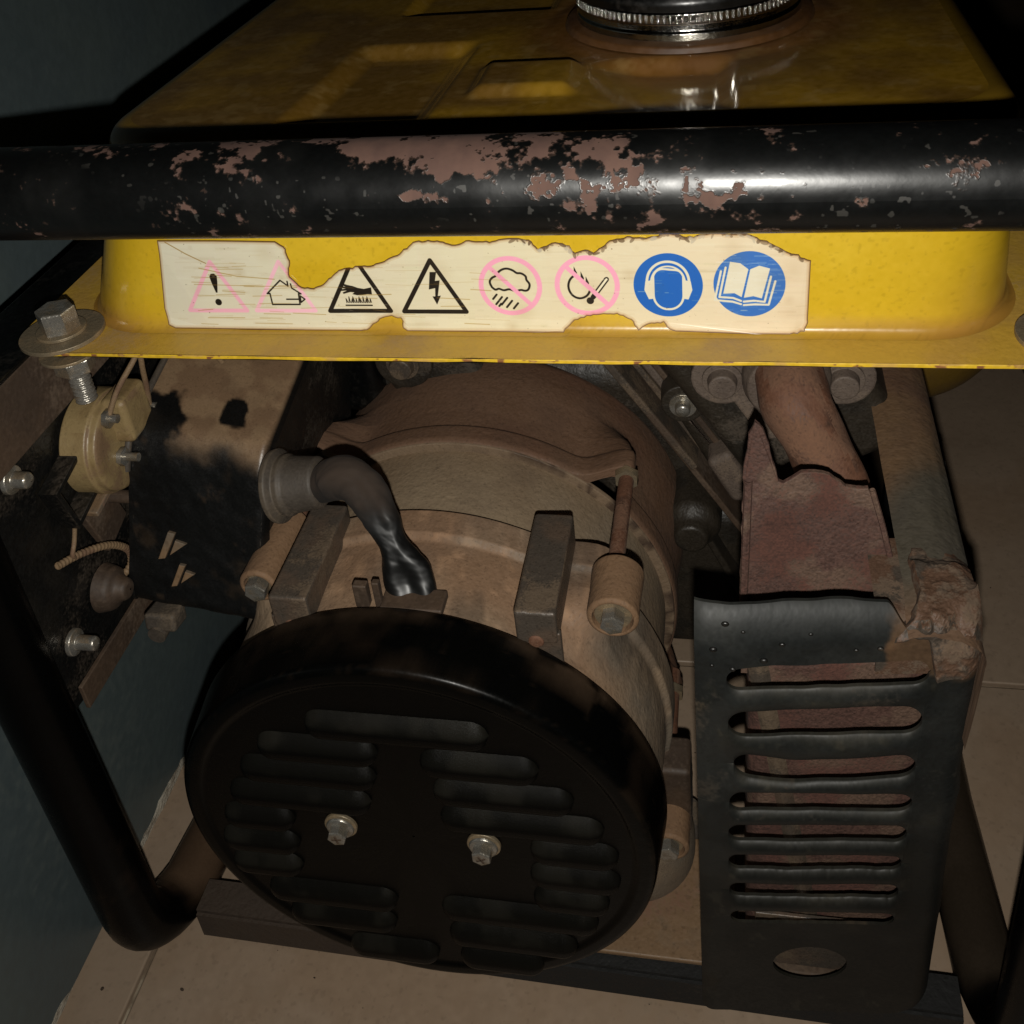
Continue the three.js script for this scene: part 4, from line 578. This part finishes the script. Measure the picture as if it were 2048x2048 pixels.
// ---------------------------------------------------------------- muffler, exhaust pipe
{
  const mu = hub('muffler', [0.038, 0.05, -0.06], 'rusted box muffler behind the guard');
  // front sheet with a torn tongue on the left and a collar for the pipe
  const o = [[0.0034, 0.195], [0.0032, 0.236], [0.0045, 0.281], [0.0042, 0.288], [0.0058, 0.295], [0.006, 0.301], [0.0085, 0.3075], [0.0112, 0.3035], [0.0142, 0.292], [0.0166, 0.2822], [0.0185, 0.2816], [0.0215, 0.2835], [0.0252, 0.2858], [0.03, 0.286], [0.0345, 0.2845], [0.039, 0.2816], [0.0408, 0.2795], [0.0486, 0.2798], [0.0497, 0.276], [0.0528, 0.268], [0.0555, 0.258], [0.0585, 0.247], [0.0635, 0.236], [0.068, 0.225], [0.07, 0.195]];
  const rag = []; o.forEach((p, i) => { const q = o[(i + 1) % o.length], n = Math.max(1, Math.round(Math.hypot(q[0] - p[0], q[1] - p[1]) / 0.0022)); for (let k = 0; k < n; k++) { const t = k / n, x = lerp(p[0], q[0], t), y = lerp(p[1], q[1], t); rag.push([x + (fbm3(x, y, 0, 240, 3, 5) - 0.5) * 0.0016, y + (fbm3(x, y, 1, 240, 3, 5) - 0.5) * 0.0014]); } });
  const lean = (g) => { const p = g.attributes.position; for (let i = 0; i < p.count; i++) { const x = p.getX(i), y = p.getY(i), z = p.getZ(i); p.setZ(i, z - 0.042 - (y - 0.236) * 0.13 - x * 0.05 + (fbm3(x, y, 0, 35, 2, 6) - 0.5) * 0.0022 * (z > -0.002 ? 1 : 1)); } g.computeVertexNormals(); return g; };
  const stand = (g) => { const p = g.attributes.position; for (let i = 0; i < p.count; i++) { const x = p.getX(i), y = p.getY(i); p.setZ(i, p.getZ(i) - 0.0185 - x * 0.085 + (fbm3(x, y, 0, 35, 2, 6) - 0.5) * 0.002); } g.computeVertexNormals(); return g; };
  const fs = plate(rag, 0.0022, 0.0004); part('front_sheet', lean(metreUV(fs)), M.rust, mu);
  part('muffler_neck', lean(metreUV(tr(rbox(0.04, 0.06, 0.04, 0.01, 4), 0.0265, 0.222, -0.0245))), M.rust, mu);
  part('muffler_body', stand(metreUV(tr(rbox(0.0685, 0.192, 0.052, 0.007, 4), 0.0405, 0.13, -0.026))), M.rust, mu);
  // pale seam strip that crosses the front behind the slots
  const seam = grid(6, 60, (u, v) => { const y = 0.228 - v * 0.18, x = 0.0085 + v * 0.027 + (u - 0.5) * 0.0075, w = Math.sin(u * Math.PI); return [x, y, 0.0002 + 0.0016 * w]; }); part('seam_strip', stand(metreUV(seam)), M.bar, mu);
  const rimL = sweep([[0.0045, 0.2, 0.0006], [0.0046, 0.22, 0.0006], [0.0048, 0.236, 0.0006], [0.0062, 0.283, 0.0006]], 0.0016, 90, 8); part('rolled_edge', lean(metreUV(rimL)), M.rust, mu);
  const rimR = sweep([[0.0495, 0.279, -0.0002], [0.0538, 0.264, 0.0002], [0.0582, 0.247, 0.0006], [0.0632, 0.2355, 0.0004]], 0.0011, 60, 8); part('rolled_edge', lean(metreUV(rimR)), M.rust, mu);
  // pipe from the cylinder head, flange with two studs
  const ex = hub('exhaust_pipe', [0.022, 0.28, -0.118], 'brown rusted exhaust elbow bolted to the cylinder head');
  const fl = []; const A = [-0.0035, 0.279], B = [0.0455, 0.28];
  for (let i = 0; i <= 14; i++) { const a = Math.PI * 0.42 + i / 14 * Math.PI * 1.2; fl.push([A[0] + Math.cos(a) * 0.0132, A[1] + Math.sin(a) * 0.0132]); }
  fl.push([0.0135, 0.2475], [0.0235, 0.2485]);
  for (let i = 0; i <= 14; i++) { const a = -Math.PI * 0.62 + i / 14 * Math.PI * 1.2; fl.push([B[0] + Math.cos(a) * 0.0132, B[1] + Math.sin(a) * 0.0132]); }
  fl.push([0.035, 0.3], [0.009, 0.3]);
  const fp = plate(fl, 0.008, 0.001); fp.translate(0, 0, -0.118); part('flange_plate', metreUV(fp), M.flange, ex);
  for (const c of [A, B]) { part('flange_nut', [metreUV(polar(soft([[-0.118, 0.001], [-0.118, 0.0085, 0.0005], [-0.1165, 0.0084, 0.0004], [-0.1165, 0.0062, 0.0004], [-0.111, 0.0058, 0.001], [-0.111, 0.0001]], 0.0004), 32, c[0] * 1, c[1]))], M.flange, ex); }
  part('collar', metreUV(tr(polar(soft([[-0.119, 0.004], [-0.119, 0.0182, 0.001], [-0.113, 0.018, 0.002], [-0.108, 0.0158, 0.001], [-0.108, 0.01]], 0.001), 48, 0.0225, 0.2815), 0, 0, 0)), M.flange, ex);
  const pp = sweep([[0.0225, 0.288, -0.122], [0.0232, 0.2865, -0.11], [0.0255, 0.2815, -0.099], [0.0315, 0.272, -0.091], [0.038, 0.259, -0.086], [0.0425, 0.247, -0.082], [0.045, 0.235, -0.078]], (t) => 0.0134 + 0.001 * Math.exp(-(((t - 0.3) / 0.1) ** 2)) - 0.0009 * t, 90, 40, (t, a, r) => { const k = 1 + 0.03 * Math.sin(2 * a + t * 8) + 0.02 * Math.sin(5 * a + t * 20); return [Math.cos(a) * r * k, Math.sin(a) * r * k]; });
  part('pipe', metreUV(pp), M.pipe, ex);
}

// ---------------------------------------------------------------- slotted muffler guard
{
  const X0 = -0.0125, YB = 0.0215, YT = 0.261, FL = 0.088, RC = 0.008, SIDE = 0.012;         // front width, corner radius, turned side
  const gd = hub('muffler_guard', [0.035, 0.0215, -0.005], 'dark grey slotted sheet metal guard in front of the muffler');
  const total = FL + RC * Math.PI / 2 + SIDE;
  // across the sheet: s = 0 at the left edge; the right side is folded back
  const wrap = (s, back) => {
    let x, z, nx = 0, nz = 1; const e = Math.max(0, 0.006 - s);
    if (s < FL) { x = X0 + s; z = -e * e * 40; } else { const a = Math.min(Math.PI / 2, (s - FL) / RC), r = Math.max(0, s - FL - RC * Math.PI / 2); x = X0 + FL + Math.sin(a) * RC; z = -RC * (1 - Math.cos(a)) - r; nx = Math.sin(a); nz = Math.cos(a); }
    return [x - back * nx, z - back * nz, nx, nz];
  };
  const yMax = (s) => YT - 0.008 * sstep(0.064, 0.072, s) + (fbm3(s, 0, 0, 60, 3, 3) - 0.5) * 0.001;
  const yMin = (s) => YB + 0.012 * Math.pow(clamp((s - 0.078) / 0.018), 2) + (s < 0.004 ? 0.004 - Math.sqrt(Math.max(0, 0.004 ** 2 - (0.004 - s) ** 2)) : 0);
  const slots = [[0.2333, 0.0052, 0.0108, 0.0788], [0.2112, 0.0069, 0.0114, 0.0784], [0.187, 0.0062, 0.0134, 0.078], [0.1662, 0.005, 0.0118, 0.0784], [0.1475, 0.005, 0.0114, 0.0778], [0.1292, 0.0046, 0.0114, 0.0772], [0.1107, 0.0042, 0.0118, 0.0774], [0.0921, 0.0042, 0.0122, 0.077]];
  const edgesOf = ([yc, H, a, b], s, k) => {
    const bow = k === 2 ? -0.0034 * Math.exp(-(((s - 0.037) / 0.022) ** 2)) : k === 1 ? -0.0012 * Math.exp(-(((s - 0.03) / 0.025) ** 2)) : k === 0 ? 0.0016 * sstep(0.05, 0.08, s) : 0;
    const e = Math.min(s - a, b - s), h = e <= 0 ? 0 : e < H ? H * Math.sqrt(1 - ((H - e) / H) ** 2) : H, j = (q) => k > 4 ? (fbm3(s, q, k, 320, 2, 9) - 0.5) * 0.0007 * (h / H) : (fbm3(s, q, k, 90, 2, 9) - 0.5) * 0.0009 * (h / H);
    return [yc + bow + h + j(0) * 0.4, yc + bow - h + j(1)];
  };
  const hole = (s) => { const a = 0.0298, b = 0.0602, c = (a + b) / 2, r = (b - a) / 2, q = Math.abs(s - c) / r; const h = q >= 1 ? 0 : 0.0124 * Math.sqrt(1 - q * q); return [0.0582 + h, 0.0582 - h]; };
  // columns crowd where slots end
  const S = []; { const base = []; for (let i = 0; i <= 150; i++) base.push(total * i / 150); for (const [, H, a, b] of slots) for (let i = 0; i <= 10; i++) { const t = (1 - Math.cos(i / 10 * Math.PI / 2)) * H; base.push(a + t, b - t); } for (let i = 0; i <= 26; i++) base.push(0.045 - 0.0152 * Math.cos(i / 26 * Math.PI)); base.sort((p, q) => p - q); for (const q of base) if (!S.length || q - S[S.length - 1] > 0.00008) S.push(q); }
  // relief of the sheet: slot lips rolled inwards, dents
  const t2 = (t) => t; const patches = []; const bands = 10;
  for (let k = 0; k <= bands - 1; k++) {
    // patch k lies between the lower edge of opening k-1 and the upper edge of opening k
    const upper = (s) => (k === 0 ? [yMax(s), 0] : k <= 8 ? (() => { const e = edgesOf(slots[k - 1], s, k - 1); return [e[1], e[0] - e[1]]; })() : (() => { const e = hole(s); return [e[1], e[0] - e[1]]; })());
    const lower = (s) => (k < 8 ? (() => { const e = edgesOf(slots[k], s, k); return [e[0], e[0] - e[1]]; })() : k === 8 ? (() => { const e = hole(s); return [e[0], e[0] - e[1]]; })() : [yMin(s), 0]);
    patches.push({ upper, lower, k });
  }
  const pos = [], idx = [], uv = []; const TH = 0.0013;
  for (const { upper, lower, k } of patches) {
    const nv = k === 0 ? 44 : k >= 8 ? 26 : 16;
    for (const back of [0, TH]) {
      const start = pos.length / 3;
      for (let j = 0; j <= nv; j++) for (const s of S) {
        const [yu, gu] = upper(s), [yl, gl] = lower(s), t = j / nv, tt = 0.5 - Math.cos(t * Math.PI) / 2, y = lerp(yu, yl, tt);
        const [x, z, nx, nz] = wrap(s, back);
        let d = 0;
        if (k > 0 && k < 8) d -= 0.0022 * Math.pow(Math.sin(Math.PI * Math.pow(t2(tt), 0.85)), 0.8) * sstep(0.007, 0.0165, s) * (1 - sstep(0.0725, 0.083, s));
        if (k === 0) { const q = clamp((y - 0.2405) / 0.0215); d += 0.015 * (1 - Math.sqrt(Math.max(0, 1 - q * q * 0.92))); d += 0.003 * sstep(0.252, 0.242, y) * sstep(0.012, 0.03, s) * 0.4; }
        d += (fbm3(x, y, 3, 42, 2, 12) - 0.5) * 0.002 * (k < 4 ? 1 : 0.45) + 0.0022 * Math.exp(-(((s - 0.014) / 0.012) ** 2) - ((y - 0.187) / 0.014) ** 2);
        const X = x - nx * d, Z = z - nz * d; pos.push(X, y, Z - 0.1 * (X + 0.0125) * 1.0); uv.push(s, y);
      }
      const n = S.length;
      for (let j = 0; j < nv; j++) for (let i = 0; i < n - 1; i++) { const a = start + j * n + i, b = a + 1, c = a + n, e = c + 1; back ? idx.push(a, b, e, a, e, c) : idx.push(a, c, e, a, e, b); }
      if (back) { const f = start - (nv + 1) * n, dupe = (q) => { pos.push(pos[q * 3], pos[q * 3 + 1], pos[q * 3 + 2]); uv.push(uv[q * 2], uv[q * 2 + 1]); return pos.length / 3 - 1; }, quad = (a, b, c, e) => { a = dupe(a); b = dupe(b); c = dupe(c); e = dupe(e); idx.push(a, b, e, a, e, c); }; for (const j of [0, nv]) for (let i = 0; i < n - 1; i++) { const a = f + j * n + i, c = start + j * n + i; quad(a, a + 1, c, c + 1); } for (const i of [0, n - 1]) for (let j = 0; j < nv; j++) { const a = f + j * n + i, c = start + j * n + i; quad(a, a + n, c, c + n); } }
    }
  }
  const g = new THREE.BufferGeometry(); g.setAttribute('position', new THREE.Float32BufferAttribute(pos, 3)); g.setAttribute('uv', new THREE.Float32BufferAttribute(uv, 2)); g.setIndex(idx); g.computeVertexNormals();
  const scabAt = (x, y) => Math.max(sstep(0.051, 0.055, x + (fbm3(x, y, 0, 90, 4, 3) - 0.5) * 0.012) * sstep(0.235, 0.239, y + (fbm3(x, y, 4, 90, 4, 3) - 0.5) * 0.006 - (x - 0.055) * -0.28));
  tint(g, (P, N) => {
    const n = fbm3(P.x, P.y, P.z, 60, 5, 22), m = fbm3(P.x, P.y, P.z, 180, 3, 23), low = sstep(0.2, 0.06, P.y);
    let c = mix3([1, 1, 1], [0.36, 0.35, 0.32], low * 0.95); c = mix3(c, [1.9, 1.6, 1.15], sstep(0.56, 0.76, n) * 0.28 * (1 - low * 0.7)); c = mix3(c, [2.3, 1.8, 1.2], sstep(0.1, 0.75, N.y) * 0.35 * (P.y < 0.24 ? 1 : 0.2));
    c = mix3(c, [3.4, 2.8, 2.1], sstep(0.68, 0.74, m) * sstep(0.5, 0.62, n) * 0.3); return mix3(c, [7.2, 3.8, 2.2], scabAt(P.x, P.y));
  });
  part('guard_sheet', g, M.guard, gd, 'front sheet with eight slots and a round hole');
  // small weld beads on the sheet
  const beads = [[0.004, 0.2535], [0.017, 0.249], [0.011, 0.2425], [0.0415, 0.2465], [0.0495, 0.247], [-0.006, 0.2475], [-0.0065, 0.2405], [0.0005, 0.2385], [-0.002, 0.256], [0.0265, 0.2525]];
  part('weld_spatter', beads.map(([x, y], i) => { const s = new THREE.SphereGeometry(0.0007 + (i % 3) * 0.00025, 10, 8); s.scale(1.2, 0.9, 0.7); s.translate(x, y, (y > 0.2405 ? -0.015 * (1 - Math.sqrt(Math.max(0, 1 - 0.92 * ((y - 0.2405) / 0.0215) ** 2))) : 0) - 0.1 * (x + 0.0125) + 0.0002); return metreUV(s); }), M.blackDusty, gd).userData.kind = 'stuff';
  // corroded corner: flaking lumps over the weld
  const line = (q) => { if (q < 0.0105) return [0.23 + q, 0]; if (q < 0.0315) { const t = (q - 0.0105) / 0.021 * Math.PI / 2; return [0.2405 + 0.0165 * Math.sin(t), -0.0125 * (1 - Math.cos(t))]; } return [0.257 - 0.03 * (q - 0.0315), -0.0125 - (q - 0.0315)]; };
  const scab = grid(120, 240, (u, v) => {
    const x = 0.049 + u * 0.0338, q = v * 0.068, [y, z] = line(q), [y2, z2] = line(q + 0.0005), ny = z - z2 + 1e-9, nz = y2 - y, L = Math.hypot(ny, nz);
    const n = fbm3(x, q, 1, 75, 5, 61), rdg = Math.pow(1 - Math.abs(2 * fbm3(x, q, 2, 170, 5, 62) - 1), 2.2) * 1.25, w = (fbm3(x, q, 7, 60, 4, 5) - 0.5);
    const left = 0.0545 + 0.0045 * sstep(0.012, 0.004, q) + 0.006 * sstep(0.018, 0.026, q) + 0.003 * sstep(0.026, 0.036, q), mask = Math.min(sstep(left - 0.0012, left + 0.0012, x + w * 0.007), sstep(0.0022, 0.0048, q + w * 0.009 - 0.0145 * (1 - sstep(0.0645, 0.069, x))), sstep(0.064, 0.05, q + w * 0.02));
    const g = (cx, cq, sx, sq) => Math.exp(-Math.pow(((x - cx) / sx) ** 2 + ((q - cq) / sq) ** 2, 1.4));
    const lump = 0.0022 * g(0.0675, 0.0235, 0.0046, 0.0042) * (0.55 + rdg) + 0.0016 * g(0.0635, 0.0215, 0.002, 0.0018) * (0.6 + rdg) + 0.0015 * g(0.061, 0.015, 0.0024, 0.0022) * (0.5 + rdg) + 0.0016 * g(0.0615, 0.0115, 0.0018, 0.0014) + 0.0012 * g(0.0785, 0.017, 0.0032, 0.0085) * (0.3 + 1.1 * rdg) + 0.0014 * g(0.0575, 0.0285, 0.003, 0.003) * rdg;
    const xe = Math.max(0, x - 0.0755), corner = xe > 0 ? (0.008 - Math.sqrt(Math.max(0, 0.008 ** 2 - Math.min(0.0078, xe) ** 2))) * (q < 0.03 ? 1 : 1 - sstep(0.03, 0.045, q)) : 0, drop = q > 0.0315 ? xe * xe * 70 * sstep(0.03, 0.045, q) : 0;
    const h = mask * (0.001 + 0.0007 * (n - 0.4) + lump + 0.0006 * rdg) - (1 - mask) * 0.0045;
    return [x, y + ny / L * h - drop, z + nz / L * h - corner - 0.1 * (x + 0.0125)];
  }, (u, v) => [u * 0.0338, v * 0.068]);
  part('corroded_corner', metreUV(scab), M.scab, gd, 'flaking rust brown corner of the guard');
  // rounded top band of the side, running back beside the muffler
  const band = grid(26, 150, (u, v) => {
    const z = -0.006 - v * 0.206, a = R(118) - u * R(150), n = (fbm3(u, z, 0, 30, 3, 15) - 0.5) * 0.0016, inner = 0.006 * sstep(-0.03, -0.012, z);
    const cx = 0.0672 + v * 0.002, rx = 0.0172, ry = 0.011; const X = cx + Math.cos(a) * rx * (1 + 0.1 * v), Y = 0.2435 + Math.sin(a) * ry + n - (u > 0.85 ? (u - 0.85) * 0.25 : 0);
    return [X - inner * 0.2, Y, z];
  }, (u, v) => [u * 0.035, v * 0.2]);
  tint(band, (P) => { const n = fbm3(P.x, P.y, P.z, 30, 5, 25), k = sstep(-0.115, -0.075, P.z + (P.x - 0.07) * 1.6 + (n - 0.5) * 0.05), f = sstep(-0.034, -0.012, P.z + (n - 0.5) * 0.03); return mix3(mix3(mix3([0.15, 0.086, 0.042], [0.125, 0.066, 0.036], sstep(0.4, 0.62, n)), [0.07, 0.059, 0.041], k), [0.13, 0.075, 0.043], f); });
  part('side_band', band, M.vc, gd, 'dusty rounded top band of the guard');
  part('side_panel', metreUV(tr(rbox(0.0016, 0.19, 0.19, 0.0006), 0.0818, 0.15, -0.114)), M.guard.clone(), gd).geometry.setAttribute('color', new THREE.BufferAttribute(new Float32Array(metreUV(rbox(0.0016, 0.19, 0.19, 0.0006)).attributes.position.count * 3).fill(0.6), 3));
  part('side_bolt', [metreUV(tr(cylX(0.006, 0.0055, 0.009, 6), 0.0925, 0.205, -0.155))], M.blackDusty, gd);
  // bracket that is seen through the round hole and under the slots
  part('guard_stay', metreUV(tr(rbox(0.07, 0.006, 0.03, 0.001), 0.038, 0.028, -0.03)), M.brownSteel, gd);
  part('outlet_plate', metreUV(tr(rbox(0.044, 0.036, 0.002, 0.0006), 0.032, 0.056, -0.0155)), M.bar, gd);
}

// ---------------------------------------------------------------- engine behind the alternator
{
  const en = hub('engine', [-0.05, 0.05, -0.28], 'sooty engine block and finned cylinder at the back');
  part('crankcase', metreUV(tr(rbox(0.2, 0.2, 0.16, 0.02, 4), -0.11, 0.13, -0.286)), M.engine, en);
  const ear = polar(soft([[-0.215, 0.004], [-0.215, 0.0165, 0.001], [-0.186, 0.0155, 0.0015], [-0.186, 0.001]], 0.001), 40, -0.168, 0.238); part('crankcase_ear', [metreUV(ear), metreUV(tr(rbox(0.05, 0.05, 0.02, 0.006, 3), -0.152, 0.222, -0.2, 0, 0, 0.5))], M.engine, en);
  part('ear_bolt', [metreUV(tr(polar(soft([[0, 0.009], [0.0015, 0.0088, 0.0005], [0.0015, 0.0066, 0.0004], [0.0065, 0.006, 0.001], [0.0066, 0.0001]], 0.0005), 28, -0.168, 0.238), 0, 0, -0.186))], M.bar, en);
  // inclined cylinder with fins
  const ang = R(-58);
  for (let i = 0; i < 6; i++) { const t = (i - 2.2) * 0.0098, cx = -0.012 - Math.sin(ang) * t, cy = 0.212 + Math.cos(ang) * t; part('cooling_fin', metreUV(tr(rbox(0.16, 0.0034, 0.075, 0.001), cx, cy, -0.2125 - (i % 2) * 0.004, 0, 0, ang)), i % 2 ? M.bar : M.brownSteel, en); }
  part('cylinder', metreUV(tr(rbox(0.13, 0.06, 0.06, 0.01, 3), -0.01, 0.205, -0.25, 0, 0, ang)), M.engine, en);
  part('cylinder_head', metreUV(tr(rbox(0.075, 0.12, 0.1, 0.008, 3), 0.016, 0.266, -0.186, 0, 0, ang + R(90))), M.engine, en);
  for (let i = 0; i < 3; i++) part('head_fin', metreUV(tr(rbox(0.012, 0.15, 0.006, 0.0015), -0.0485 + i * 0.017, 0.232 + (i % 2) * 0.006, -0.196 - i * 0.004, 0.05, 0, R(27))), i === 1 ? M.dustAlu : M.engine, en);
  for (let k = 0; k < 4; k++) part('cooling_fin', metreUV(tr(rbox(0.078 - k * 0.008, 0.0042, 0.03, 0.0012), -0.039 + k * 0.0125, 0.219 + k * 0.0055, -0.186 - (k % 2) * 0.005, 0, 0, R(-57))), k % 2 ? M.flange : M.bar, en);
  part('casting_lug', metreUV(tr(rbox(0.014, 0.03, 0.02, 0.004, 3), 0.0005, 0.188, -0.172, 0, 0, R(28))), M.flange, en);
  part('casting_boss', metreUV(polar(soft([[-0.21, 0.004], [-0.21, 0.017, 0.001], [-0.178, 0.0155, 0.003], [-0.172, 0.01, 0.002], [-0.166, 0.0085, 0.002], [-0.166, 0.0001]], 0.001), 40, -0.0205, 0.143)), M.engine, en);
  part('stud_boss', [metreUV(polar(soft([[-0.2, 0.003], [-0.2, 0.0125, 0.001], [-0.163, 0.0105, 0.001], [-0.163, 0.0001]], 0.001), 32, -0.0225, 0.2325))], M.engine, en);
  part('head_stud', [metreUV(polar(soft([[-0.163, 0.0001], [-0.163, 0.0068, 0.0004], [-0.1615, 0.0066, 0.0004], [-0.1615, 0.0038, 0.0002], [-0.157, 0.0036, 0.0015], [-0.1562, 0.0001]], 0.0004), 28, -0.0225, 0.2325))], M.zinc, en);
  part('push_rod_cover', metreUV(tr(rbox(0.03, 0.06, 0.04, 0.006, 3), -0.001, 0.196, -0.196, 0, 0, R(27))), M.engine, en);
  // castings low on the right of the bell
  part('side_cover', metreUV(tr(rbox(0.06, 0.11, 0.07, 0.014, 4), -0.02, 0.09, -0.225)), M.engine, en);
  part('cover_rib', metreUV(tr(rbox(0.004, 0.07, 0.02, 0.0015), 0.0005, 0.105, -0.188, 0, 0, R(24))), M.engine, en);
  // dark air cleaner case to the left
  part('air_cleaner', metreUV(tr(rbox(0.07, 0.13, 0.09, 0.008, 3), -0.222, 0.262, -0.24)), M.black, en);
  const farYellow = M.yellowLip.clone(); farYellow.name = 'grimy_yellow_paint'; farYellow.color.setRGB(0.34, 0.32, 0.3);
  part('starter_cover', metreUV(tr(new THREE.SphereGeometry(0.0635, 48, 32), 0.1, 0.196, -0.33)), farYellow, en, 'yellow dusted starter cover at the far end');
  // bearers and rubber mounts that carry the set
  part('engine_mount', metreUV(tr(rbox(0.016, 0.045, 0.02, 0.0025, 3), -0.0265, 0.075, -0.072)), M.brownSteel, en); part('rubber_mount', metreUV(tr(cyl(0.018, 0.016, 0.024, 28), -0.028, 0.016, -0.085)), M.rubber, en);
  part('mount_plate', metreUV(tr(rbox(0.075, 0.003, 0.06, 0.001), -0.035, 0.0285, -0.045)), M.dustAlu, en);
}

scene.environment = null;
renderer.render(scene, camera);
